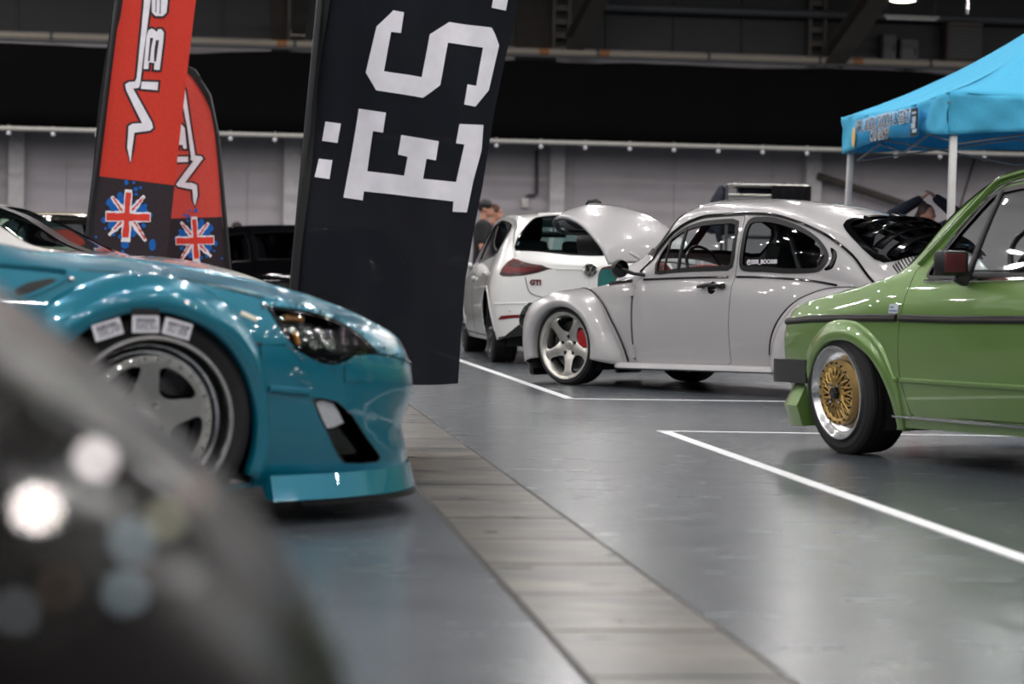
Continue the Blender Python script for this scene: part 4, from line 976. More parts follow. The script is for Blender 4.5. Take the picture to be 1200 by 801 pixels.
for s_ in (1, -1):
    d = c.panel('door', door, GREEN, [win], sides=(s_,), centre=False)
    c.ring('window_seal', win, SEAL, .002, .016, .004, .016, (s_,), d)
    c.panel('window_glass', offset(win, -.006), GLASS, off=-.006, th=0, sides=(s_,), parent=d, centre=False)
    c.strip('quarter_post', [(-.948,.494),(-.956,.60),(-.961,.692)], SEAL, .030, .012, -.002, (s_,), d)
    c.strip('window_chrome', [(-.65,.486),(-1.0,.483),(-1.62,.482)], CHROME, .014, .010, 0, (s_,), d)
    c.strip('frame_chrome', [(-.66,.556),(-.776,.640),(-.88,.690),(-.96,.703),(-1.3,.702),(-1.62,.702)], CHROME, .010, .008, 0, (s_,), d)
    c.strip('side_moulding', fz([(-.515,.597),(-.925,.594),(-1.39,.596),(-1.665,.597)]), simple('moulding_black', '1a1819', .5, spec=.3), .030, .012, 0, (s_,), d)
    c.strip('moulding_insert', fz([(-.52,.597),(-.925,.594),(-1.39,.596),(-1.66,.597)]), simple('grey_insert', '4a4644', .5, spec=.3), .012, .0145, 0, (s_,), d)
    c.strip('door_crease', fz([(-.50,.339),(-1.0,.336),(-1.66,.333)]), GREEN, .020, .010, 0, (s_,), d)
    p = c.surf(-1.50, .43, .02, s_); q = c.surf(-1.62, .43, .02, s_); MB().tube([c.surf(-1.49, .43, 0, s_), p, q, c.surf(-1.63, .43, 0, s_)], .011, 8).build('door_handle', BLACK, d)
    c.ring('quarter_seal', qwin, SEAL, .012, .016, .004, .016, (s_,)); c.panel('quarter_glass', offset(qwin, -.004), GLASS, off=-.004, th=0, sides=(s_,), centre=False)
    c.strip('side_moulding', fz([(.556,.573),(.45,.579),(.25,.588),(-.043,.595),(-.49,.598)]), simple('moulding_black', '1a1819', .5, spec=.3), .030, .012, 0, (s_,))
    c.strip('moulding_insert', fz([(.55,.573),(.45,.579),(.25,.588),(-.043,.595),(-.485,.598)]), simple('grey_insert', '4a4644', .5, spec=.3), .012, .0145, 0, (s_,))
    c.strip('side_moulding', fz([(-1.69,.597),(-2.4,.60),(-2.95,.60)]), simple('moulding_black', '1a1819', .5, spec=.3), .030, .012, 0, (s_,))
    c.strip('body_crease', fz([(-.372,.344),(-.43,.341),(-.485,.339)]), GREEN, .020, .010, 0, (s_,))
    c.strip('sill_trim', fz([(-.40,.186),(-1.0,.184),(-2.0,.182)]), CHROME, .016, .012, 0, (s_,))
    c.strip('rain_gutter', [(-.562,.556),(-.667,.620),(-.762,.668),(-.83,.697),(-.89,.716),(-.95,.722),(-1.08,.722),(-1.6,.722),(-2.2,.722),(-2.45,.718),(-2.7,.70)], GREEN, .016, .020, 0, (s_,), smooth=2)
    c.strip('gutter_chrome', [(-.61,.594),(-.667,.628),(-.762,.676),(-.83,.705),(-.89,.724),(-.95,.731),(-1.08,.731),(-1.6,.731),(-2.2,.731)], CHROME, .008, .021, 0, (s_,), smooth=2)
    # door mirror, glass to the rear
    m = MB().box((-.985, .862*s_, .818), (.075, .135, .100), Euler((0, 0, math.radians(8*s_))).to_matrix(), ch=.018)
    m.box((-.97, .80*s_, .764), (.05, .06, .06), Euler((math.radians(25*s_), 0, 0)).to_matrix(), ch=.01); m = m.build('door_mirror', BLACK, c.root)
    MB().box((-1.024, .868*s_, .818), (.006, .108, .076), Euler((0, 0, math.radians(8*s_))).to_matrix(), ch=.002).build('mirror_glass', simple('mirror_face', '6e3c3e', .3, .5), m)
    # flared arches
    def bl(th):
        d = math.degrees(th); return pchip([(-20,.1),(5,.35),(40,.8),(90,1),(130,.9),(165,.45),(195,.12)])(d)
    def pf_(cx, cz):
        def pf(th):
            r = arch_r(th); k = bl(th); x, z = cx+(r+.03)*math.cos(th), cz+(r+.03)*math.sin(th); yb = B.P(x, B.vz(x, z))[1]
            return [(r-.006,yb-.03),(r-.003,yb+.002+.014*k),(r+.005,yb+.004+.022*k),(r+.020+.010*k,yb+.004+.022*k),(r+.028+.030*k,yb+.003+.011*k)]
        return pf
    att = lambda th: arch_r(th)+.036+.050*bl(th)
    c.flare('wheel_arch', -.06, .24, math.radians(-20), math.radians(200), pf_(-.06, .24), GREEN, (s_,), 52, zmin=.125, attach=att)
    c.flare('wheel_arch', -2.44, .26, math.radians(-20), math.radians(200), pf_(-2.44, .26), GREEN, (s_,), 52, zmin=.14, attach=att)
    # round headlamp pair behind the grille end, indicator, tail lamp
    MB().lathe([(.575, .088), (.603, .085), (.610, .06), (.614, .001)], 28, 'x', (0, .50*s_, .47)).build('headlamp', CHROME, c.root)
    c.panel('tail_lamp', c.m([(-3.06,.30),(-3.07,.48),(-3.1,.48),(-3.1,.30)]), REDM, off=.008, th=.01, sides=(s_,), centre=False)
p = c.surf(-.462, .398, .003, 1); n = Vector(B.N(-.462, .398)); M = frame_at(p, n)
bd = MB(); bd.box((0, 0, 0), (.070, .040, .004)); bd.v = [M @ Vector(v) for v in bd.v]; bd = bd.build('wing_badge', simple('badge_silver', 'c3c8cf', .35, .3), c.root, smooth=False)
bx = MB(); bx.box((0, -.008, .003), (.056, .006, .002)); bx.box((-.012, .007, .003), (.026, .007, .002)); bx.v = [M @ Vector(v) for v in bx.v]; bx.build('badge_print', simple('badge_blue', '5c74a0', .5), bd, smooth=False)
c.ring('windscreen_seal', wscr, SEAL, .010, .016, .004, .014, (1, -1)); c.panel('windscreen', offset(wscr, -.004), GLASS, off=-.004, th=0, sides=(1, -1))
c.ring('rear_window_seal', rwin, SEAL, .010, .016, .004, .014, (1, -1)); c.panel('rear_glass', offset(rwin, -.004), GLASS, off=-.004, th=0, sides=(1, -1))
# bumper: black bar with a bright line, wrapping round the corner
def around(path, sec, name, mat, parent, ang=45):
    """sweep a section (out, z) round the plan path of (x, y)"""
    P = catmull([(x, y) for x, y in path], 6, False); n = len(P); vs = []
    for i in range(n):
        a, b_ = P[max(i-1, 0)], P[min(i+1, n-1)]; tx, ty = b_[0]-a[0], b_[1]-a[1]; l = math.hypot(tx, ty); nx, ny = -ty/l, tx/l
        for (o, z) in sec: vs.append((P[i][0]+nx*o, P[i][1]+ny*o, z))
    m = len(sec); fs = [(i*m+j, i*m+(j+1) % m, (i+1)*m+(j+1) % m, (i+1)*m+j) for i in range(n-1) for j in range(m)]+[tuple(range(m)), tuple((n-1)*m+j for j in range(m-1, -1, -1))]
    return MB().add(vs, fs).build(name, mat, parent, angle=ang)
half = [(.255,.80),(.42,.80),(.55,.79),(.600,.755),(.622,.66),(.635,.3)]
path = [(x, -y) for x, y in half]+[(.64, 0)]+half[::-1]
bmp = around(path, [(.0,.300),(.05,.302),(.068,.315),(.070,.352),(.064,.356),(.064,.362),(.070,.366),(.066,.398),(.05,.408),(.0,.405)], 'front_bumper', simple('bumper_rubber', '2b2a2c', .45), c.root, 20)
around(path, [(.060,.352),(.0695,.353),(.0695,.361),(.060,.362)], 'bumper_line', simple('bumper_insert', 'a5a19e', .35), bmp)
half = [(.30,.735),(.39,.73),(.45,.70),(.49,.62),(.515,.4)]
path = [(x, -y) for x, y in half]+[(.52, 0)]+half[::-1]
around(path, [(-.03,.30),(.012,.275),(.004,.23),(-.004,.19),(.006,.155),(.030,.125),(.028,.110),(-.05,.108),(-.08,.2)], 'chin_spoiler', GREEN, c.root, 30)
MB().box((.605, 0, .47), (.02, 1.2, .17), ch=.006).build('grille', BLACK, c.root)
half = [(-2.8,.79),(-3.0,.77),(-3.12,.66),(-3.16,.3)]
around([(x, y) for x, y in half]+[(-3.165, 0)]+[(x, -y) for x, y in half[::-1]], [(.0,.36),(.06,.37),(.07,.42),(.05,.47),(0,.47)], 'rear_bumper', simple('bumper_rubber', '2b2a2c', .45), c.root, 20)
c.well(-.06, .24, .29, .745, .42); c.well(-2.44, .26, .29, .745, .42)
for x in (0, -2.4):
    for s_ in (1, -1): c.wheel(x, .685, .277, .204, .205, style_mesh, 4.5, 0, s_)
# inside: floor, dash, wheel, seats
mb = MB(); mb.box((-1.5, 0, .22), (2.7, 1.36, .16)); mb.box((-.28, 0, .45), (.35, 1.3, .45)); mb.box((.25, 0, .42), (.5, .9, .3)); mb.box((-2.75, 0, .45), (.5, 1.2, .4)); mb.build('inner_body', DARKIN, c.root, smooth=False)
MB().box((-.60, 0, .735), (.36, 1.32, .11), Euler((0, math.radians(-4), 0)).to_matrix(), ch=.04).build('dashboard', DARKIN, c.root)
sw = MB().tube([(-.93+.075*math.sin(a), .35+.185*math.cos(a), .80+.17*math.sin(a)) for a in [2*PI*i/36 for i in range(37)]], .013, 10)
sw.tube([(-.70, .35, .70), (-.93, .35, .80)], .02, 8); sw.tube([(-.93, .18, .80), (-.93, .52, .80)], .014, 8); sw.build('steering_wheel', simple('steering_rim', '2b2b2d', .35), c.root)
for y in (.33, -.33): seat(c, -1.38, y, .30, .82, SEATM)
MB().box((-2.15, 0, .60), (.14, 1.15, .50), Euler((0, math.radians(-18), 0)).to_matrix(), ch=.05).build('rear_bench', SEATM, c.root)
MB().box((-.93, -.02, 1.135), (.03, .22, .055), ch=.012).tube([(-.90, -.02, 1.20), (-.925, -.02, 1.15)], .006, 6).build('rear_view_mirror', BLACK, c.root)
# ---------------------------------------------------------------- the teal coupe on the left
TEAL = paint('teal_paint', '056f86', .3, .28)
c = Car('teal_coupe', COUPE, (-1.415, 7.703, 0), 27, 0, 'teal coupe with bolted-on wheel arches and a dished silver wheel, at left', 'car')
B = COUPE; fz = B.fz
head = c.m([(.371,.478),(.449,.485),(.53,.492),(.594,.495),(.655,.49),(.703,.479),(.745,.46),(.768,.442),(.72,.425),(.679,.414),(.645,.392),(.622,.381),(.598,.370),(.576,.366),(.55,.366),(.525,.369),(.495,.375),(.469,.382),(.435,.405),(.409,.429),(.388,.455)])
fog = c.m([(.513,.262),(.555,.265),(.605,.262),(.64,.245),(.673,.227),(.74,.16),(.812,.094),(.805,.08),(.795,.075),(.72,.074),(.655,.078),(.63,.10),(.605,.13),(.581,.164),(.545,.21)])
door = c.m([(-.52,.10),(-.49,.30),(-.50,.47),(-.55,.515),(-.70,.59),(-.95,.68),(-1.2,.705),(-1.55,.705),(-1.62,.60),(-1.66,.5),(-1.64,.2),(-1.55,.03),(-.54,.03)])
win = c.m([(-.62,.525),(-.72,.58),(-.96,.665),(-1.2,.69),(-1.53,.688),(-1.60,.60),(-1.62,.53),(-1.2,.515),(-.8,.515)])
qwin = c.m([(-1.70,.56),(-1.72,.66),(-1.9,.66),(-2.08,.58),(-2.1,.55),(-1.9,.545)])
wscr = c.m([(-.34,1.0),(-.36,.92),(-.42,.83),(-.49,.765),(-.56,.745),(-.80,.745),(-1.0,.76),(-1.06,.80),(-1.08,.9),(-1.08,1.0)])
rwin = c.m([(-2.05,1.0),(-2.04,.9),(-2.06,.79),(-2.15,.765),(-2.5,.765),(-2.66,.79),(-2.7,.86),(-2.71,1.0)])
def arch_m(cx, cz, r, a0=-25, a1=205, n=26):
    return c.m([(cx+r*math.cos(math.radians(a0+(a1-a0)*i/n)), lowcut(B, cx+r*math.cos(math.radians(a0+(a1-a0)*i/n)), cz+r*math.sin(math.radians(a0+(a1-a0)*i/n)))) for i in range(n+1)])
fa = arch_m(-.02, .285, .375); ra = arch_m(-2.57, .29, .375)
bump = c.m([(.338,.02),(.348,.20),(.339,.33),(.338,.377),(.421,.388),(.462,.380),(.495,.371),(.525,.364),(.55,.361),(.576,.361),(.60,.365),(.626,.377),(.648,.388),(.682,.410),(.72,.421),(.772,.436),(.84,.452),(.905,.47),(.97,.485),(1.03,.497),(1.085,.50),(1.09999,.50),(1.09999,.004),(1.06,.004),(.9,.004),(.6,.004)])
gril = c.m([(.985,.10),(1.0,.26),(1.04,.29),(1.0975,.30),(1.0975,.09),(1.03,.08)])
shell = c.m([(.335,.02),(.345,.20),(.335,.375),(.421,.392),(.469,.384),(.60,.5),(.772,.442),(.905,.476),(.97,.490),(1.03,.502),(1.085,.505),(1.09999,.505),(1.09999,1.0),(1.0,1.0),(.6,1.0),(0,1.0),(-.4,1.0),(-1,1.0),(-2,1.0),(-2.8,1.0),(-3.3,1.0),(-3.41999,1.0),(-3.41999,.02),(-3.2,.004),(-1.5,.004),(-.4,.004),(.2,.004)])
# the shell outline runs behind the lamp; cut the lamp out of shell and bumper
lampcut = offset(head, .003)
shell = c.m([(.335,.02),(.345,.20),(.335,.377),(.421,.392),(.455,.386)])+[p for p in []]+[p for p in lampcut][::-1][0:0]+c.m([(.405,.425),(.383,.453),(.362,.480),(.449,.491),(.53,.498),(.594,.501),(.66,.496),(.71,.485),(.755,.465),(.79,.449),(.84,.459),(.905,.476),(.97,.490),(1.03,.502),(1.085,.505),(1.09999,.505),(1.09999,1.0),(1.0,1.0),(.6,1.0),(0,1.0),(-.4,1.0),(-1,1.0),(-2,1.0),(-2.8,1.0),(-3.3,1.0),(-3.41999,1.0),(-3.41999,.02),(-3.2,.004),(-1.5,.004),(-.4,.004),(.2,.004)])
hoodo = c.m([(1.06,1.0),(1.055,.88),(1.03,.76),(.97,.66),(.86,.60),(.75,.565),(.60,.545),(.44,.545),(.2,.56),(-.1,.60),(-.3,.66),(-.33,.74),(-.31,.86),(-.29,1.0)])
c.panel('body_shell', shell, TEAL, [offset(door, .004), offset(qwin, .003), wscr, rwin, offset(hoodo, .003), fa, ra], sides=(1, -1))
c.panel('bonnet', hoodo, TEAL, sides=(1, -1))
bp = c.panel('front_bumper', bump, TEAL, [fog, gril], off=.002, sides=(1, -1))
c.panel('grille', offset(gril, .01), BLACK, off=-.03, th=.01, sides=(1, -1), parent=bp)
for s_ in (-1, 1):
    d = c.panel('door', door, TEAL, [win], sides=(s_,), centre=False)
    c.ring('window_seal', win, SEAL, .004, .016, .004, .014, (s_,), d); c.panel('window_glass', offset(win, -.005), TINT, off=-.005, th=0, sides=(s_,), parent=d, centre=False)
    c.panel('quarter_glass', offset(qwin, -.003), DTINT, off=-.004, th=0, sides=(s_,), centre=False)
    # lamp: dark housing, chrome bits, glass
    hl = c.panel('headlamp', offset(head, -.002), TRIM, off=-.040, th=.01, sides=(s_,), centre=False)
    c.ring('lamp_rim', head, TRIM, 0, .008, .002, .045, (s_,), hl)
    c.panel('lamp_glass', offset(head, -.003), GLASS, off=-.001, th=0, sides=(s_,), parent=hl, centre=False)
    mb = MB()
    for (x, v, r) in ((.60,.425,.020),(.535,.41,.016),(.665,.452,.013)):
        p = c.surf(x, v, -.042, s_); n = Vector(B.N(x, v)); n.y *= s_; M = frame_at(p, n)
        k = MB().lathe([(.0, r*.3), (.010, r*.8), (.022, r), (.024, r*.92), (.012, r*.7), (.006, r*.3), (.012, r*.28), (.018, .001)], 20, 'z'); k.v = [M @ Vector(v_) for v_ in k.v]; mb.add(k.v, k.f)
    mb.build('reflector', CHROME, hl)
    c.strip('lamp_amber', [(.440,.470),(.475,.476),(.505,.478)], simple('amber', 'b97a32', .25), .018, .010, -.03, (s_,), hl)
    c.strip('lamp_amber', [(.475,.435),(.483,.405)], simple('amber', 'b97a32', .25), .010, .010, -.03, (s_,), hl)
    rnd = random.Random(11); mb = MB()
    for k in range(26):
        u = rnd.random(); x, v = .45+.26*rnd.random(), .40+.075*rnd.random(); p = c.surf(x, v, -.022-.012*rnd.random(), s_); mb.ball(p, rnd.uniform(.003, .006), 8, 6)
    mb.build('lamp_facets', CHROME, hl)
    # fog lamp recess
    fr = c.panel('fog_recess', offset(fog, .012), TRIM, off=-.045, th=.01, sides=(s_,), parent=bp, centre=False)
    c.ring('fog_edge', fog, TRIM, 0, .007, .003, .048, (s_,), bp)
    fl = c.m([(.523,.252),(.565,.258),(.605,.254),(.630,.230),(.652,.200),(.615,.185),(.579,.178),(.55,.21)])
    c.panel('fog_lamp', fl, simple('lamp_white', 'e8e9ee', .18, .6, bump=.3, scale=60), off=-.012, th=.02, sides=(s_,), parent=bp, centre=False)
    # bolted-on arch
    def bl(th):
        d = math.degrees(th); return pchip([(-20,0),(15,.12),(35,.55),(60,1),(120,1),(160,.9),(202,.7)])(d)
    def pf(th):
        r = .352; k = bl(th); y = .815+.012*(1-k); return [(r-.004,.79),(r-.002,y+.045*k),(r+.008,y+.056*k),(r+.030,y+.058*k),(r+.03+.03*k,y+.046*k)]
    def att(th):
        d = math.degrees(th); return pchip([(-25,.386),(0,.388),(20,.395),(35,.42),(55,.45),(90,.452),(125,.46),(160,.44),(205,.41)])(d)
    c.flare('wheel_arch', -.02, .285, math.radians(-22), math.radians(202), pf, TEAL, (s_,), 56, zmin=.085, attach=att)
    c.flare('wheel_arch', -2.57, .29, math.radians(-22), math.radians(202), pf, TEAL, (s_,), 56, zmin=.085, attach=att)
    for (x, z) in ((-.233,.722),(-.040,.728),(.150,.692),(.232,.600),(.285,.52),(.355,.655),(.405,.405)):
        b_ = c.blob('arch_bolt', x, B.vz(x, z), .0085, POLISH, .006, s_, None, .7)
    c.strip('panel_gap', fz([(.225,.540),(.30,.540),(.345,.541)]), BLACK, .008, .003, 0, (s_,))
    c.strip('arch_step', [(.365,.272),(.43,.274),(.50,.276)], TEAL, .020, .014, 0, (s_,), bp)
    # wing vent
    c.panel('wing_vent', c.m([(-.40,.452),(-.36,.470),(-.30,.482),(-.275,.484),(-.29,.470),(-.34,.452),(-.39,.440)]), BLACK, off=.004, th=.01, sides=(s_,), centre=False)
    c.strip('vent_lip', [(-.44,.523),(-.35,.522),(-.275,.515),(-.243,.502),(-.25,.485),(-.30,.462),(-.38,.432)], TEAL, .014, .010, 0, (s_,), smooth=3)
    c.strip('panel_gap', [(.358,.502),(.2,.515),(0,.528),(-.2,.54)], BLACK, .006, .002, 0, (s_,))
    c.panel('tow_cover', c.m([(.632,.365),(.705,.381),(.704,.336),(.633,.322)]), TEAL, off=.005, th=.004, sides=(s_,), parent=bp, centre=False) if s_ < 0 else None
    # lower lip
    c.panel('tail_lamp', c.m([(-3.0,.30),(-3.0,.44),(-3.3,.47),(-3.36,.42),(-3.33,.32)]), REDM, off=.004, th=.01, sides=(s_,), centre=False)
    mi = MB().ball((-.62, .99*s_, .90), (.09, .10, .062), 18, 12); mi.tube([(-.62, .82*s_, .83), (-.62, .93*s_, .88)], .02, 8); mi.build('door_mirror', TEAL, c.root)
CREAM = simple('cream_mark_colour', 'e9e2cf', .5)  # two narrow cream strips on the right front wing
c.strip('cream_mark', fz([(.279,.632),(.329,.612)]), CREAM, .014, .002, .001, (-1,))
c.strip('cream_mark', fz([(.256,.622),(.268,.606),(.262,.596),(.243,.588)]), CREAM, .015, .002, .001, (-1,), smooth=3)
half = [(.36,.815),(.55,.768),(.72,.695),(.85,.60),(.945,.48),(1.005,.35),(1.045,.2)]
path = [(x, -y) for x, y in half]+[(1.055, 0)]+half[::-1]
around(path, [(-.03,.152),(.0,.143),(.006,.135),(.010,.126),(.008,.112),(.0,.098),(-.006,.082),(-.05,.078)], 'front_lip', TEAL, c.root, 35)
half = [(.48,.74),(.60,.72),(.75,.66),(.88,.56),(.98,.40),(1.04,.2)]
around([(x, -y) for x, y in half]+[(1.06, 0)]+half[::-1], [(-.06,.075),(.0,.075),(.006,.066),(.0,.058),(-.06,.058)], 'splitter', BLACK, c.root, 35)
pl = MB().box((1.095, 0, .42), (.014, .42, .10), ch=.004).build('number_plate', simple('plate_white', 'dcdcd6', .4), c.root)
for y in (-.13, .13): MB().box((1.085, y, .40), (.03, .05, .03)).build('plate_bracket', BLACK, pl)
c.ring('windscreen_seal', wscr, SEAL, .008, .014, .004, .012, (1, -1)); c.panel('windscreen', offset(wscr, -.004), TINT, off=-.004, th=0, sides=(1, -1)); c.panel('rear_glass', offset(rwin, -.003), DTINT, off=-.004, th=0, sides=(1, -1))
# bright beads added as point glints along the lamp, bonnet edge and nose
rnd = random.Random(5); mb = MB()
lines = [[(.362,.482),(.449,.50),(.594,.51),(.72,.50)],[(.40,.415),(.46,.375),(.55,.352),(.63,.365),(.70,.40)],[(.78,.455),(.905,.48),(1.0,.5)],[(.44,.33),(.50,.29),(.53,.25)]]
for L in lines:
    for (x, v) in resample(L, .016, False):
        for q in range(2):
            xx, vv = x+rnd.gauss(0, .008), v+rnd.gauss(0, .010); r = rnd.uniform(.0018, .0042); mb.ball(c.surf(xx, vv, .003, -1), (r, r, r), 8, 6)
for k in range(40):
    xx, vv = rnd.uniform(.3, .95), rnd.uniform(.25, .55); r = rnd.uniform(.0012, .0025)
    if .37 < xx < .77 and .36 < vv < .5: continue
    mb.ball(c.surf(xx, vv, .003, -1), r, 8, 6)
o = mb.build('glint_beads', simple('glint_bead_metal', 'c9d6da', .03, .9), c.root); o['kind'] = 'stuff'
c.well(-.02, .285, .372, .80, .46); c.well(-2.57, .29, .372, .80, .46)
mb = MB(); mb.box((.55, 0, .27), (.7, 1.0, .30)); mb.box((-1.4, 0, .2), (2.0, 1.3, .16)); mb.box((-.34, 0, .45), (.3, 1.3, .5)); mb.box((-2.9, 0, .45), (.8, 1.1, .5)); mb.build('inner_body', DARKIN, c.root, smooth=False)
for x in (0, -2.57):
    for s_ in (1, -1): c.wheel(x, .70, .318, .250, .255, style_dish, 2.5, 0, s_)
for y in (.36, -.36): seat(c, -1.45, y, .22, .80, SEATM)
MB().box((-.62, 0, .70), (.4, 1.3, .14), ch=.05).build('dashboard', DARKIN, c.root)
COUPE_M = Matrix.Translation((-1.415, 7.703, 0)) @ Euler((0, 0, math.radians(27))).to_matrix().to_4x4()
# three paper cards leaning in the gap between tyre and arch
CARD = simple('card_white', 'd9d7de', .7); INK = simple('card_ink', '4a4a55', .7)
for (xa, za, xb, zb_, h, lab, blk) in ((-.182,.547,-.100,.572,.048,'left one of the three white printed cards stuck above the silver wheel', 0), (-.076,.574,.004,.574,.050,'middle one of the three white printed cards, the one with a black top', 1), (.012,.573,.094,.552,.048,'right one of the three white printed cards stuck above the silver wheel', 0)):
    a = Vector((xa, -.882, za)); b_ = Vector((xb, -.882, zb_)); w_ = (b_-a).length; t = (b_-a).normalized(); up = Vector((-t.z, 0, t.x)); n = Vector((0, -1, 0))
    L = Matrix(((t.x, up.x, n.x, (a.x+b_.x)/2), (t.y, up.y, n.y, (a.y+b_.y)/2), (t.z, up.z, n.z, (a.z+b_.z)/2), (0, 0, 0, 1)))
    e = empty('paper_card', (0, 0, 0), (0, 0, 0), lab, 'card', 'white cards in the wheel arch'); e.matrix_world = COUPE_M @ L
    MB().box((0, h/2, 0), (w_, h, .0015)).build('card_sheet', CARD, e, smooth=False)
    mb = MB(); rnd = random.Random(int(xa*1000))
    for r_, (y0, hh) in enumerate(((.74, .010), (.60, .005), (.46, .004), (.36, .004), (.22, .004))):
        x = -w_*.36
        while x < w_*.36:
            q = rnd.uniform(.004, .010)
            if r_ < 1 or rnd.random() < .8: mb.box((x+q/2, h*y0, .0012), (q*.75, hh, .0006))
            x += q+.002
    mb.build('card_print', INK, e, smooth=False)
    if blk: MB().box((0, h+.009, 0), (w_, .020, .002)).build('black_top', BLACK, e, smooth=False)
# ---------------------------------------------------------------- white hatchback seen from behind
WHITEP = paint('white_paint', 'e4e4e3', 0, .3)
c = Car('white_hatchback', HATCH, (.289, 23.61, 0), 96, 0, 'white hatchback seen from behind, between the black banner and the grey car', 'car')
B = HATCH; fz = B.fz
rwin = c.m([(-3.315,1.0),(-3.312,.97),(-3.29,.90),(-3.262,.80),(-3.225,.735),(-3.20,.735),(-3.16,.78),(-3.12,.825),(-3.07,.855),(-3.01,.876),(-2.985,.92),(-2.975,.97),(-2.972,1.0)])
swin = c.m([(-.30,.525),(-.50,.585),(-.80,.655),(-1.05,.69),(-1.4,.702),(-2.0,.705),(-2.5,.703),(-2.75,.70),(-2.84,.68),(-2.85,.62),(-2.83,.575),(-2.7,.556),(-2.0,.540),(-1.0,.527)])
tl = c.m([(-3.207,.450),(-3.225,.52),(-3.245,.62),(-3.262,.69),(-3.285,.715),(-3.331,.72),(-3.357,.71),(-3.366,.63),(-3.372,.555),(-3.368,.50),(-3.360,.475),(-3.341,.452),(-3.29,.438),(-3.24,.438)])
wscr = c.m([(-.22,1.0),(-.25,.9),(-.33,.79),(-.42,.75),(-.7,.745),(-.9,.755),(-.92,.85),(-.90,1.0)])
def arch_m(cx, cz, r, a0=-25, a1=205, n=26):
    return c.m([(cx+r*math.cos(math.radians(a0+(a1-a0)*i/n)), lowcut(B, cx+r*math.cos(math.radians(a0+(a1-a0)*i/n)), cz+r*math.sin(math.radians(a0+(a1-a0)*i/n)))) for i in range(n+1)])
fa = arch_m(-.02, .29, .335); ra = arch_m(-2.72, .29, .345)
refl = c.m([(-3.200,.135),(-3.237,.158),(-3.30,.158),(-3.355,.158),(-3.355,.135),(-3.30,.135),(-3.24,.132)])
diff = c.m([(-3.10,.004),(-3.12,.02),(-3.229,.018),(-3.29,.05),(-3.33,.095),(-3.36,.11),(-3.38499,.112),(-3.38499,.004)])
shell = c.m([(.79999,.02),(.79999,.5),(.79999,1.0),(.3,1.0),(-.15,1.0),(-.85,1.0),(-2,1.0),(-3.0,1.0),(-3.3,1.0),(-3.38499,1.0),(-3.38499,.6),(-3.38499,.02),(-3.1,.004),(-1.5,.004),(0,.004),(.6,.01)])
c.panel('body_shell', shell, WHITEP, [rwin, offset(swin, .002), offset(tl, .002), wscr, fa, ra, offset(diff, -.001)], sides=(1, -1), step=.05)
c.panel('rear_glass', offset(rwin, -.002), GREENG, off=-.006, th=0, sides=(1, -1)); c.ring('rear_window_seal', rwin, TRIM, .0, .022, .003, .012, (1, -1)); c.panel('windscreen', offset(wscr, -.003), GREENG, off=-.004, th=0, sides=(1, -1))
c.strip('roof_spoiler', [(-2.93,.89),(-2.94,.95),(-2.94,1.0)], WHITEP, .10, .018, 0, (1, -1))
TAIL = simple('tail_red', '6e0a10', .3, coat=.3); TAILD = simple('tail_dark', '2e0508', .3, coat=.3)
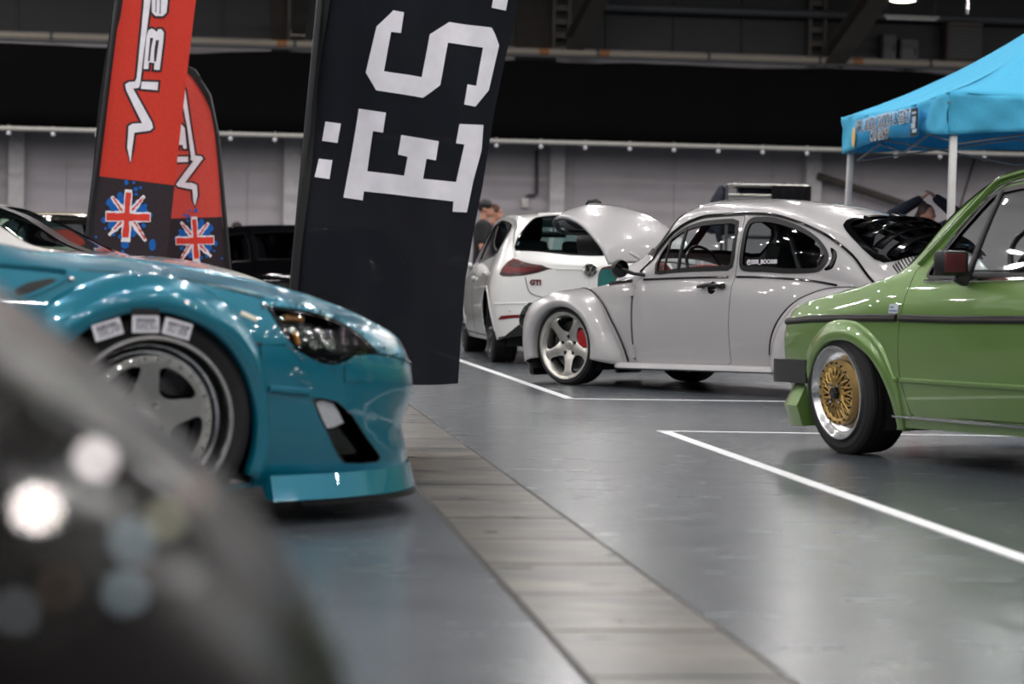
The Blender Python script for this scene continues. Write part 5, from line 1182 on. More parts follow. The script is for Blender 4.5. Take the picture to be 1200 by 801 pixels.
for s_ in (1, -1):
    c.panel('side_glass', offset(swin, -.003), DTINT, off=-.004, th=0, sides=(s_,), centre=False); c.ring('window_seal', swin, TRIM, .004, .016, .003, .01, (s_,))
    c.strip('window_pillar', [(-1.45,.535),(-1.50,.70)], TRIM, .09, .006, 0, (s_,))
    t = c.panel('tail_lamp', tl, TAILD, off=.002, th=.02, sides=(s_,), centre=False)
    c.panel('lamp_band', c.m([(-3.225,.468),(-3.243,.53),(-3.30,.54),(-3.35,.535),(-3.362,.51),(-3.34,.475),(-3.28,.462)]), TAIL, off=.006, th=.004, sides=(s_,), parent=t, centre=False)
    rnd = random.Random(4); mb = MB()
    for k in range(30):
        q = rnd.random(); x = -3.235-.125*rnd.random()**.8; v = rnd.uniform(.48, .69); mb.ball(c.surf(x, v, .003, s_), .0050*rnd.uniform(.6, 1.3), 6, 4)
    mb.build('lamp_facets', simple('red_facet', 'd0382f', .15, .3), t)
    c.panel('reflector', refl, TAIL, off=.004, th=.006, sides=(s_,), centre=False)
    c.strip('boot_gap', [(-3.343,.437),(-3.347,.40),(-3.350,.37),(-3.356,.318),(-3.369,.288),(-3.380,.282),(-3.38499,.281)], BLACK, .007, .002, 0, (s_,), smooth=3)
    c.strip('boot_gap', [(-3.374,.56),(-3.381,.56),(-3.3845,.56)], WHITEP, .012, .006, 0, (s_,))
    c.strip('bumper_crease', [(-3.17,.245),(-3.25,.243),(-3.33,.243),(-3.37,.243)], WHITEP, .012, .006, 0, (s_,))
    c.strip('sill_line', fz([(-.5,.215),(-1.5,.218),(-2.3,.22)]), BLACK, .012, .004, 0, (s_,))
    c.blob('parking_sensor', -3.300, .193, .012, simple('sensor_white', 'cfcfce', .4), .002, s_, None, .3)
    for k, y in enumerate((.40, .51)): pass
    e = MB().lathe([(-3.46, .042), (-3.47, .046), (-3.47, .05), (-3.36, .05)], 24, 'x', (0, .44*s_, .235)); e.build('exhaust_tip', CHROME, c.root)
    mi = MB().ball((-.48, .88*s_, .86), (.07, .10, .065), 16, 10).tube([(-.46, .74*s_, .83), (-.47, .86*s_, .85)], .03, 8); mi.build('door_mirror', WHITEP, c.root)
    p = c.surf(-1.35, .44, .018, s_); q = c.surf(-1.55, .445, .018, s_); MB().tube([c.surf(-1.33, .44, 0, s_), p, q, c.surf(-1.57, .445, 0, s_)], .012, 8).build('door_handle', WHITEP, c.root)
    p = c.surf(-2.45, .455, .018, s_); q = c.surf(-2.62, .46, .018, s_); MB().tube([c.surf(-2.43, .455, 0, s_), p, q, c.surf(-2.64, .46, 0, s_)], .012, 8).build('door_handle', WHITEP, c.root)
    c.strip('door_gap', [(-1.42,.02),(-1.44,.3),(-1.45,.52)], BLACK, .008, .002, 0, (s_,)); c.strip('door_gap', [(-2.35,.16),(-2.45,.28),(-2.72,.40),(-2.82,.56)], BLACK, .008, .002, 0, (s_,), smooth=3)
    for cx, r in ((-2.72, .345), (-.02, .335)):
        L = [(cx+(r+.012)*math.cos(math.radians(a)), .29+(r+.012)*math.sin(math.radians(a))) for a in range(-4, 185, 6)]
        c.strip('arch_lip', fz([q for q in L if q[1] > .22]), WHITEP, .024, .008, -.002, (s_,))
c.panel('diffuser', offset(diff, .006), BLACK, off=-.004, th=.02, sides=(1, -1))
# round badge with its two letters, and the model letters
p = Vector((-3.389, 0, .807)); n = Vector((-1, 0, .12)).normalized(); M = frame_at(p, n)
eb = MB().lathe([(0, .058), (.010, .058), (.012, .054), (.012, .049), (.007, .048)], 36, 'z'); eb.v = [M @ Vector(v) for v in eb.v]; eb = eb.build('round_badge', CHROME, c.root)
k = MB().lathe([(.0, .049), (.006, .049), (.0065, .001)], 36, 'z'); k.v = [M @ Vector(v) for v in k.v]; k.build('badge_field', simple('badge_black', '050506', .6, spec=.2), eb)
k = MB()
def bar(a, b_, w=.0072):
    t = Vector((b_[0]-a[0], b_[1]-a[1])).normalized(); s_ = Vector((-t.y, t.x))*w/2; k.prism([(a[0]+s_.x, a[1]+s_.y), (a[0]-s_.x, a[1]-s_.y), (b_[0]-s_.x, b_[1]-s_.y), (b_[0]+s_.x, b_[1]+s_.y)], .005, M @ Matrix.Translation((0, 0, .006)))
bar((-.021,.044), (0,.006)); bar((.021,.044), (0,.006)); bar((-.044,.020), (-.019,-.040)); bar((-.019,-.040), (0,-.004)); bar((0,-.004), (.019,-.040)); bar((.019,-.040), (.044,.020))
k.build('badge_letters', CHROME, eb, smooth=False)
p = c.surf(-3.3605, .399, .004, 1); n = Vector(B.N(-3.3605, .399))
text_mesh('GTI', .060, .006, simple('dark_red_letters', '5a1a20', .3), 'model_letters', c.root, frame_at(p, n), bold=.0035)
c.well(-.02, .29, .33, .74, .45); c.well(-2.72, .29, .34, .74, .45)
for x in (-.02, -2.72):
    for s_ in (1, -1): c.wheel(x, .665, .312, .232, .215, style_multi, 1.5, 0, s_)
mb = MB(); mb.box((-1.6, 0, .25), (3.0, 1.3, .2)); mb.box((-.4, 0, .5), (.5, 1.3, .5)); mb.box((-2.75, 0, .6), (.7, 1.15, .55)); mb.build('inner_body', DARKIN, c.root, smooth=False)
for y in (.36, -.36): seat(c, -1.3, y, .30, .88, SEATM)
mb = MB().box((-2.45, 0, .78), (.14, 1.2, .4), ch=.05)
for y in (.38, 0, -.38): mb.box((-2.47, y, 1.0), (.10, .25, .11), ch=.035)
mb.build('rear_bench', SEATM, c.root)
MB().box((-.80, 0, 1.14), (.03, .24, .06), ch=.014).tube([(-.78, 0, 1.22), (-.80, 0, 1.15)], .012, 6).build('rear_view_mirror', BLACK, c.root)
MB().box((-.45, 0, .80), (.5, 1.2, .12), ch=.05).build('dashboard', DARKIN, c.root)
# ---------------------------------------------------------------- feather banners
def sheet_flag(name, base, D, label, mats, outline, layers, ripple, pole, pole_r=.014, sleeve=None, foot='plate'):
    """a cloth banner standing upright at depth D; outline and print given as points of its own plane (x, z)"""
    r = empty(name, base, (0, 0, 0), label, 'banner flag')
    P = lambda x, z: (x-base.x, D+ripple(x, z)-base.y, z-base.z)
    def N(x, z):
        e = .01; gx = (ripple(x+e, z)-ripple(x-e, z))/(2*e); gz = (ripple(x, z+e)-ripple(x, z-e))/(2*e)
        return Vector((gx, -1, gz)).normalized()
    def cloth(nm, poly, mat, off, holes=(), step=.06, parent=None):
        V, T = cdt(poly, holes, step, step*.6); mb = MB(); skin(mb, V, T, P, N, off, .0012)
        return mb.build(nm, mat, parent or r)
    fab = cloth('banner_cloth', outline, mats[0], 0, (), .032)
    for (nm, poly, mat, off, st, holes) in layers: cloth(nm, poly, mat, off*1.7, holes, min(st, .032), fab if nm != 'sleeve' else None)
    MB().tube([Vector(p)-base for p in pole], pole_r, 10).build('pole', simple('pole_grey', '3c3d40', .35, .6), r)
    mb = MB(); mb.lathe([(0, .26), (.012, .26), (.014, .05), (.10, .022), (.22, .02), (.22, .001)], 28, 'z'); mb.build('foot', BLACK, r)
    return r
D = 11.0
F = lambda x, y: (lambda p: (p.x, p.z))(at(x, y, D))
C6 = lambda pts: [F(340+x/3.08, y/3.08) for x, y in pts]
rip = lambda x, z: .022*math.sin(9*x+2.0*z)+.014*math.sin(21*x-3*z+1)+.016*math.sin(4*z+5*x)+.006*math.sin(34*x+5*z)
BFLAG = sheet_mat('black_flag_cloth', '1d1f26', .10); nt = BFLAG.node_tree
tr_ = nt.nodes.new('ShaderNodeBsdfTransparent'); m2 = nt.nodes.new('ShaderNodeMixShader'); m2.inputs[0].default_value = .10; old = nt.nodes['Material Output'].inputs['Surface'].links[0].from_socket
nt.links.new(old, m2.inputs[1]); nt.links.new(tr_.outputs[0], m2.inputs[2]); nt.links.new(m2.outputs[0], nt.nodes['Material Output'].inputs['Surface'])
outl = [F(x, y) for x, y in ((383,-60),(379,0),(371.5,50),(364,97),(359,160),(354.6,227),(348,300),(343,350),(338,400),(335,440),(380,446),(430,449),(478,450.5),(510,450.5),(537,449),(540,400),(545,330),(555,272),(565,220),(580,127),(594,60),(608,0),(617,-60))]
slv = [F(x, y) for x, y in ((382,-60),(378,0),(363,97),(353.6,227),(342,350),(334,440),(341,441),(350,350),(362,227),(373,97),(388,0),(393,-60))]
S_ = [(375,40),(413,48),(403,123),(367,117),(340,258),(474,281),(503,125),(573,78),(727,100),(738,122),(753,162),(717,325),(668,385),(628,378),(640,305),(671,310),(697,172),(569,153),(542,307),(478,355),(312,326),(274,262),(312,97)]
E_ = [(247,390),(348,407),(337,479),(300,472),(278,616),(411,634),(425,566),(390,558),(403,488),(537,510),(526,579),(492,573),(480,645),(600,657),(629,522),(600,518),(612,449),(697,450),(690,540),(660,650),(637,766),(587,764),(590,727),(265,689),(260,722),(190,712)]
lay = [('sleeve', slv, simple('black_sleeve', '0e0e11', .8), .010, .06, ())]
for p_ in (S_, E_, [(127,437),(182,445),(170,515),(114,507)], [(102,572),(152,577),(141,646),(87,639)], [(738,-40),(793,-36),(778,37),(727,28)]): lay.append(('print', C6(p_), WHITE, .003, .05, ()))
b0 = at(335, 440, D); b0.z = 0; b0.x -= .03
t_ = at(381, -60, D); top = at(388, -130, D)
sheet_flag('banner_flag', Vector((b0.x, D, 0)), D, 'tall black banner with huge white slab letters and two square dots', [BFLAG], outl, lay, rip, [(b0.x, D, .02), (F(334, 440)[0], D, F(334, 440)[1]), (F(353, 227)[0], D, F(353, 227)[1]), (t_.x, D, t_.z), (top.x, D, top.z)], .016)
# two red ones with a lightning wordmark and a splashed flag
RED = sheet_mat('red_flag_cloth', 'd9473a', .2, .06); DGREY = sheet_mat('charcoal_flag_cloth', '3a3338', .10, .10); SLV = simple('black_sleeve_b', '0e0e10', .8); OUTL = simple('print_outline', '2c2026', .8); PRED = simple('print_red', 'dc4438', .8, spec=.2); PBLUE = simple('print_blue', '1f62b4', .8, spec=.2)
def splash(F2, cx, cy, k, mir):
    q = lambda pts: [F2(cx+mir*(x-388)*k, cy+(y-417)*k) for x, y in pts]
    out = []
    for i, (x, y, r_) in enumerate(((270,325,24),(340,280,22),(305,345,40),(345,330,40),(450,365,42),(485,385,30),(500,345,12),(230,445,18),(285,475,30),(440,235,14),(470,225,10),(380,190,15),(428,190,9),(442,270,10),(370,605,28),(355,655,11),(420,530,24),(490,480,14),(535,410,14),(180,558,8),(295,540,11),(240,500,9),(340,555,14))):
        rr = random.Random(i); pts = [(x+r_*(1+.16*rr.uniform(-1, 1))*math.cos(a), y+r_*(1.1+.16*rr.uniform(-1, 1))*math.sin(a)) for a in [2*PI*j/11 for j in range(11)]]
        out.append(('print_splash', catmull(q(pts), 3), PBLUE, .0026+.00005*i, .05, ()))
    out.append(('print_splash', catmull(q([(548+22*math.cos(a), 610+40*math.sin(a)) for a in [2*PI*j/12 for j in range(12)]]), 3), PBLUE, .0026, .05, ()))
    def jag(a, b_, w0, w1, seed):
        rr = random.Random(seed); a, b_ = Vector(a), Vector(b_); t = (b_-a).normalized(); s_ = Vector((-t.y, t.x)); n = 12; L = []; R_ = []
        for i in range(n+1):
            p = a+(b_-a)*i/n; w = w0+(w1-w0)*i/n; L.append(tuple(p+s_*(w+rr.uniform(-3, 4)))); R_.append(tuple(p-s_*(w+rr.uniform(-3, 4))))
        return L+R_[::-1]
    for j, (a, b_) in enumerate((((380,400),(280,285)),((400,400),(494,278)),((370,440),(262,545)),((405,430),(505,585)))): out.append(('print_splash', q(jag(a, b_, 26, 9, j)), WHITE, .0040+.0001*j, .05, ()))
    for j, (a, b_) in enumerate((((380,420),(290,290)),((400,395),(488,290)),((375,430),(300,505)),((410,420),(500,570)))): out.append(('print_splash', q(jag(a, b_, 7, 4, 20+j)), PRED, .0046+.0001*j, .05, ()))
    out.append(('print_splash', q(jag((240,418),(536,424), 37, 33, 31)), WHITE, .0052, .05, ())); out.append(('print_splash', q(jag((393,238),(376,590), 24, 30, 32)), WHITE, .0054, .05, ()))
    out.append(('print_splash', q(jag((246,419),(530,426), 25, 22, 33)), PRED, .0060, .05, ())); out.append(('print_splash', q(jag((394,258),(374,560), 15, 19, 34)), PRED, .0062, .05, ()))
    return out
D1 = 20.2
F1 = lambda x, y: (lambda p: (p.x, p.z))(at(x, y, D1))
c8 = lambda pts: [F1(100+x/4.005, y/4.005) for x, y in pts]
s5 = lambda x, y: F1(80+x/5.72, 180+y/5.72)
o1 = [F1(x, y) for x, y in ((150,-60),(139,0),(138,22),(135,30),(128,90),(121,150),(115,200),(109,250),(104.5,300),(102,330),(140,334),(188,338),(190.5,309),(196,262),(200.6,216),(208,150),(216,80),(225,0),(231,-60))]
char1 = [F1(x, y) for x, y in ((114.4,206),(158,211),(200.6,216),(196,262),(190.5,309),(188,338),(140,334),(102,330),(104.5,300),(109,250))]
sl1 = [F1(x, y) for x, y in ((140,-60),(134,5),(129.5,25),(122,75),(115,125),(108,200),(102,250),(97,294),(94,332),(103,333),(105.5,300),(110,250),(116,200),(122,150),(129,90),(136,31),(139,20),(150,-60))]
W1 = [(267,-30),(232,360),(225,378),(195,382),(180,392),(184,418),(256,574),(212,578),(196,590),(190,690),(205,762),(212,700),(222,620),(290,608),(304,595),(299,570),(216,412),(240,408),(247,392),(262,250),(298,-30)]
I1 = [(255,378),(328,378),(325,416),(250,412)]
B1 = [(262,318),(276,160),(285,134),(300,126),(314,134),(320,142),(330,128),(345,128),(355,145),(352,185),(335,320),(309,320),(311,288),(286,286),(283,318)]
E1 = [(300,-30),(300,48),(316,66),(350,66),(368,48),(376,-30)]
lay = [('sleeve', sl1, SLV, .010, .06, ()), ('charcoal_band', char1, DGREY, .0015, .06, ())]
for p_ in (W1, I1, B1, E1): lay.append(('print_outline', offset(c8(p_), .018), OUTL, .0022, .05, ()))
for p_ in (W1, I1, E1): lay.append(('print', c8(p_), WHITE, .0036, .05, ()))
lay.append(('print', c8(B1), WHITE, .0036, .05, [c8([(292,170),(306,170),(297,215),(290,280),(282,280)]), c8([(318,180),(332,180),(318,282),(309,282),(310,230)])]))
for p_ in ([(318,-30),(322,-30),(320,50),(316,48)], [(338,-30),(342,-30),(340,56),(335,56)]): lay.append(('print_outline', c8(p_), OUTL, .0045, .05, ()))
lay += splash(lambda x, y: s5(x, y), 388, 417, 1.0, 1)
b1 = F1(96, 330); rip1 = lambda x, z: .012*math.sin(11*x+1.5*z)+.006*math.sin(23*x-2*z)+.25*(x-b1[0])
sheet_flag('banner_flag', Vector((b1[0], D1, 0)), D1, 'taller red and charcoal banner with white lightning lettering, nearest the teal car', [RED], o1, lay, rip1, [(b1[0]-.03, D1, .02), (F1(98, 300)[0], D1, F1(98, 300)[1]), (F1(112, 200)[0], D1, F1(112, 200)[1]), (F1(137, 0)[0], D1, F1(137, 0)[1]), (F1(150, -90)[0], D1, F1(150, -90)[1])], .016)
D2 = 21.6
F2 = lambda x, y: (lambda p: (p.x, p.z))(at(x, y, D2))
c8b = lambda pts: [F2(100+x/4.005, y/4.005) for x, y in pts]
s5b = lambda x, y: F2(80+x/5.72, 180+y/5.72)
o2 = [F2(x, y) for x, y in ((186,76),(200,78),(217,82),(225,90),(232,100),(240,114),(247,130),(252,155),(256,197),(260,254),(263,290),(265,345),(230,343),(190,340),(183,300),(182,220),(182,140))]
char2 = [F2(x, y) for x, y in ((182,258),(198,256),(230,255),(260,254),(263,290),(265,345),(230,343),(190,340),(184,300))]
sl2 = [F2(x, y) for x, y in ((186,74),(205,72),(220,77),(235,90),(243,104),(250,122),(255,150),(259,200),(265,260),(270.5,320),(272,346),(264,346),(263,290),(260,254),(256,197),(252,155),(247,130),(240,114),(232,100),(225,90),(217,83),(200,79),(186,77))]
W2 = c8b([(445,380),(455,392),(470,420),(496,600),(516,730),(545,733),(553,745)])+[s5b(*p) for p in ((893,45),(785,195),(830,195),(862,210),(868,280),(850,352),(838,310),(833,240),(740,222),(724,207),(838,52),(820,40))]+c8b([(497,738),(480,600),(455,470),(440,430)])
I2 = c8b([(416,735),(484,735),(484,760),(414,762)])
B2 = c8b([(423,698),(430,620),(440,588),(452,582),(468,600),(478,698),(462,698),(458,680),(440,680),(438,698)])
lay = [('sleeve', sl2, SLV, .010, .06, ()), ('charcoal_band', char2, DGREY, .0015, .06, ())]
for p_ in (W2, I2, B2): lay.append(('print_outline', offset(p_, .016), OUTL, .0022, .05, ())); lay.append(('print', p_, WHITE, .0036, .05, ()))
lay += splash(lambda x, y: s5b(x, y), 850, 578, .87, -1)
b2 = F2(271, 345); rip2 = lambda x, z: .012*math.sin(10*x+1.5*z)+.006*math.sin(23*x-2*z)
sheet_flag('banner_flag', Vector((b2[0], D2, 0)), D2, 'shorter red and charcoal banner with a curved black edge, half behind the taller one', [sheet_mat('faded_red_cloth', 'dc5a50', .2, .06)], o2, lay, rip2, [(b2[0]+.03, D2, .02), (F2(270, 320)[0], D2, F2(270, 320)[1]), (F2(262, 230)[0], D2, F2(262, 230)[1]), (F2(256, 160)[0], D2, F2(256, 160)[1]), (F2(246, 112)[0], D2, F2(246, 112)[1]), (F2(228, 82)[0], D2, F2(228, 82)[1]), (F2(205, 73)[0], D2, F2(205, 73)[1])], .014)
# ---------------------------------------------------------------- blue gazebo with its banner
CANV = sheet_mat('blue_canvas', '58bde4', .22, .06)
g1, g2 = Vector((3.48, 19.5, 0)), Vector((3.08, 22.8, 0)); ed = (g2-g1); pd = Vector((ed.y, -ed.x, 0)).normalized()*3.3
C_ = [g1, g2, g2+pd, g1+pd]; peak = (C_[0]+C_[2])/2; ZT, ZB, ZP = 2.29, 1.945, 3.27
gz = empty('gazebo', g1, (0, 0, 0), 'bright blue pop-up gazebo with white legs standing behind the green car', 'gazebo')
o_ = Vector((g1.x, g1.y, 0))
mb = MB()
for i in range(4):
    a, b_ = C_[i], C_[(i+1) % 4]
    def roof(u, w):
        e = a+(b_-a)*u; p = e+(peak-e)*w
        sag = .05*math.sin(PI*u)*(1-w)+.025*math.sin(u*23+i+w*4)*(1-w)*math.sin(PI*w)+.010*math.sin(u*47-w*6)*(1-w)*math.sin(PI*w)
        return (p.x-o_.x, p.y-o_.y, ZT+(ZP-ZT)*(.56*w+.44*w*w)-sag*(1-w))
    mb.grid(roof, [q/24 for q in range(25)], [q/14 for q in range(15)])
o = mb.build('canopy', CANV, gz, angle=25); o.modifiers.new('t', 'SOLIDIFY').thickness = .003
for i in range(4):
    a, b_ = C_[i], C_[(i+1) % 4]; n = Vector(((b_-a).y, -(b_-a).x, 0)).normalized()*(-1)
    def val(u, w):
        p = a+(b_-a)*u; k = .024*math.sin(u*19+i*2)*(1-w)+.014*math.sin(u*41+w*5)+.008*math.sin(u*67-w*9)+.02*math.sin(PI*u)*(1-w)
        arch = .075*math.sin(PI*u)*(1-w)
        return (p.x+n.x*k-o_.x, p.y+n.y*k-o_.y, ZB+(ZT-.05*math.sin(PI*u)-ZB)*w+arch)
    m_ = MB().grid(val, [q/40 for q in range(41)], [q/8 for q in range(9)]); o = m_.build('valance', CANV, gz, angle=60); o.modifiers.new('t', 'SOLIDIFY').thickness = .003
WPOLE = simple('white_pole', 'c9c9c8', .35, .2)
for i, p in enumerate(C_):
    q = p+(peak-p).normalized()*.095; f_ = Vector((-.07, 0, 0)) if i == 1 else Vector((-.02, 0, 0))
    mb = MB(); M3 = Euler((0, 0, math.atan2(ed.y, ed.x))).to_matrix()
    L = MB().box((0, 0, 0), (.055, .055, 2.10), M3, ch=.006); L.v = [(v[0]+q.x-o_.x+f_.x*(.5-v[2]/2.2), v[1]+q.y-o_.y, v[2]+1.05) for v in L.v]
    leg = L.build('leg', WPOLE, gz)
    MB().box((q.x-o_.x+f_.x, q.y-o_.y, .008), (.14, .14, .016), M3, ch=.004).build('foot_plate', WPOLE, leg)
mb = MB()
for i in range(4):
    ins = lambda p: p+(peak-p).normalized()*.16
    a, b_ = ins(C_[i])-o_, ins(C_[(i+1) % 4])-o_; m_ = (a+b_)/2
    for s0, s1 in ((a, m_), (m_, b_)):
        for z0, z1 in ((2.12, 1.88), (1.88, 2.12)): mb.tube([(s0.x, s0.y, z0), (s1.x, s1.y, z1)], .009, 6)
for i in range(4):
    a = C_[i]-o_; pk = peak-o_; mb.tube([(a.x, a.y, 2.2), (pk.x, pk.y, 2.75)], .014, 6)
mb.tube([(pk.x, pk.y, 2.55), (pk.x, pk.y, 3.2)], .025, 8); mb.build('scissor_frame', simple('frame_grey', '8a8c90', .4, .6), gz)
# printed vinyl banner on the left valance
u0 = g1+(g2-g1)*.165; u1 = g1+(g2-g1)*.815
nb = Vector((-(g2-g1).y, (g2-g1).x, 0)).normalized()
bn = empty('vinyl_banner', (u0+u1)/2+nb*.075+Vector((0, 0, 1.96)), (0, 0, 0), 'blue lettered vinyl banner hanging on the gazebo edge above the grey car', 'sign')
t = (u0-u1).normalized(); W_ = (u0-u1).length; Hb = .235
# banner axes: x runs from the far end to the near end, z up, y out of the cloth
BM = Matrix(((t.x, 0, nb.x, 0), (t.y, 0, nb.y, 0), (0, 1, 0, 0), (0, 0, 0, 1)))
wav = lambda x: .010*math.sin(x*7.0)
mb = MB().grid(lambda u, w: BM @ Vector(((u-.5)*W_, w*Hb+.03*math.sin(PI*u)**2, wav((u-.5)*W_))), [q/40 for q in range(41)], [0, .5, 1])
o = mb.build('banner_sheet', simple('banner_blue', '1591c9', .45), bn); o.modifiers.new('t', 'SOLIDIFY').thickness = .002
INKB = simple('banner_ink', '14161c', .5); LET = simple('banner_white', 'e8e6e4', .5)
for txt, sz, x, z in (('VW, AUDI, SKODA & SEAT', .148, -.05, .172), ('CAR SHOW', .115, -.12, .062)):
    for m_, b_, off in ((LET, .024, .012), (INKB, -.003, .014)):
        text_mesh(txt, sz, .001, m_, 'lettering', bn, BM @ Matrix.Translation((x, z+.012, off)) @ Matrix.Scale(1.0, 4, (1, 0, 0)), bold=b_*.28)
pn = MB(); pn.box((0, 0, 0), (.20, .225, .002)); pn.v = [BM @ (Vector(v)+Vector((W_*.5-.12, .125, .014))) for v in pn.v]; pn.build('photo_panel', simple('panel_black', '16171a', .4), bn, smooth=False)
pn = MB()
for (x, y, w_, h) in ((0, .02, .10, .05), (-.02, -.03, .12, .045), (.02, -.075, .13, .03), (0, .075, .12, .02)): pn.box((x, y, 0), (w_, h, .002))
pn.v = [BM @ (Vector(v)+Vector((W_*.5-.12, .125, .0162))) for v in pn.v]; pn.build('panel_picture', simple('panel_pale', 'a9bccb', .5), bn, smooth=False)
pn = MB().lathe([(0, .075), (.002, .07), (.002, .001)], 20, 'z'); pn.v = [BM @ (Vector((v[0]*.8, v[1]*1.25, v[2]))+Vector((-W_*.5+.10, .10, .014))) for v in pn.v]; pn.build('round_print', simple('print_sand', 'd9b878', .5), bn)
for x in (-W_*.48, -W_*.2, W_*.1, W_*.48):
    e = MB().lathe([(0, .012), (.003, .012), (.003, .004)], 12, 'z'); e.v = [BM @ (Vector(v)+Vector((x, .03, wav(x)+.003))) for v in e.v]; e.build('eyelet', CHROME, bn)
# ---------------------------------------------------------------- people
SKINM = simple('skin_tone', 'c08a72', .55, var=.05); SKIND = simple('skin_tone_b', 'b98671', .55, var=.05)
def fused(mb, name, mat, parent, vox=.012, it=6):
    o = mb.build(name, mat, parent); m = o.modifiers.new('fuse', 'REMESH'); m.mode = 'VOXEL'; m.voxel_size = vox; m.use_smooth_shade = True
    s_ = o.modifiers.new('smooth', 'SMOOTH'); s_.iterations = it; s_.factor = .5; return o
def limb(mb, pts, rs):
    pts = [Vector(p) for p in pts]; P = catmull([tuple(p)+(r,) for p, r in zip(pts, rs)], 5, False)
    mb.tube([p[:3] for p in P], [p[3] for p in P], 12)
    for p, r in zip(pts, rs): mb.ball(p, r, 12, 8)
def head(mb, c, fw, up, k=1.0):
    """skull, jaw, nose, brow, ears; returns the frame"""
    c = Vector(c); fw = Vector(fw).normalized(); up = Vector(up); up = (up-fw*up.dot(fw)).normalized(); sd_ = up.cross(fw)
    M = Matrix((fw, sd_, up)).transposed()
    g = lambda x, y, z: c+M @ (Vector((x, y, z))*k)
    mb.ball(g(-.012, 0, .03), (.096*k, .076*k, .098*k), 20, 14, M); mb.ball(g(.020, 0, -.035), (.068*k, .060*k, .075*k), 18, 12, M); mb.ball(g(.062, 0, -.085), (.026*k, .030*k, .024*k), 12, 8, M)
    mb.tube([g(.088, 0, .025), g(.100, 0, -.005), g(.112, 0, -.022), g(.094, 0, -.034)], [.010*k, .012*k, .016*k, .010*k], 10)
    mb.tube([g(.080, -.045, .038), g(.092, 0, .034), g(.080, .045, .038)], .012*k, 8); mb.tube([g(.086, -.020, -.058), g(.092, 0, -.056), g(.086, .020, -.058)], .009*k, 8)
    for s_ in (1, -1): mb.ball(g(-.012, .078*s_, -.005), (.020*k, .009*k, .032*k), 10, 8, M)
    return g, M
def hand(mb, w, d, up, k=1.0, curl=.5):
    """palm, four bent fingers, thumb from the side of the palm"""
    w = Vector(w); d = Vector(d).normalized(); up = Vector(up); up = (up-d*up.dot(d)).normalized(); sd_ = d.cross(up)
    M = Matrix((d, sd_, up)).transposed(); g = lambda x, y, z: w+M @ (Vector((x, y, z))*k)
    mb.ball(g(.045, 0, 0), (.050*k, .040*k, .017*k), 14, 8, M)
    for i, (y, l) in enumerate(((-.030, .066), (-.010, .076), (.010, .072), (.029, .056))):
        mb.tube([g(.080, y, 0), g(.080+l*.45, y*1.08, -.010*curl), g(.080+l*.78, y*1.1, -.040*curl), g(.080+l*.95, y*1.1, -.068*curl)], [.0095*k, .009*k, .0085*k, .007*k], 8)
    mb.tube([g(.020, -.034, 0), g(.050, -.062, -.012), g(.080, -.066, -.026)], [.013*k, .011*k, .009*k], 8)
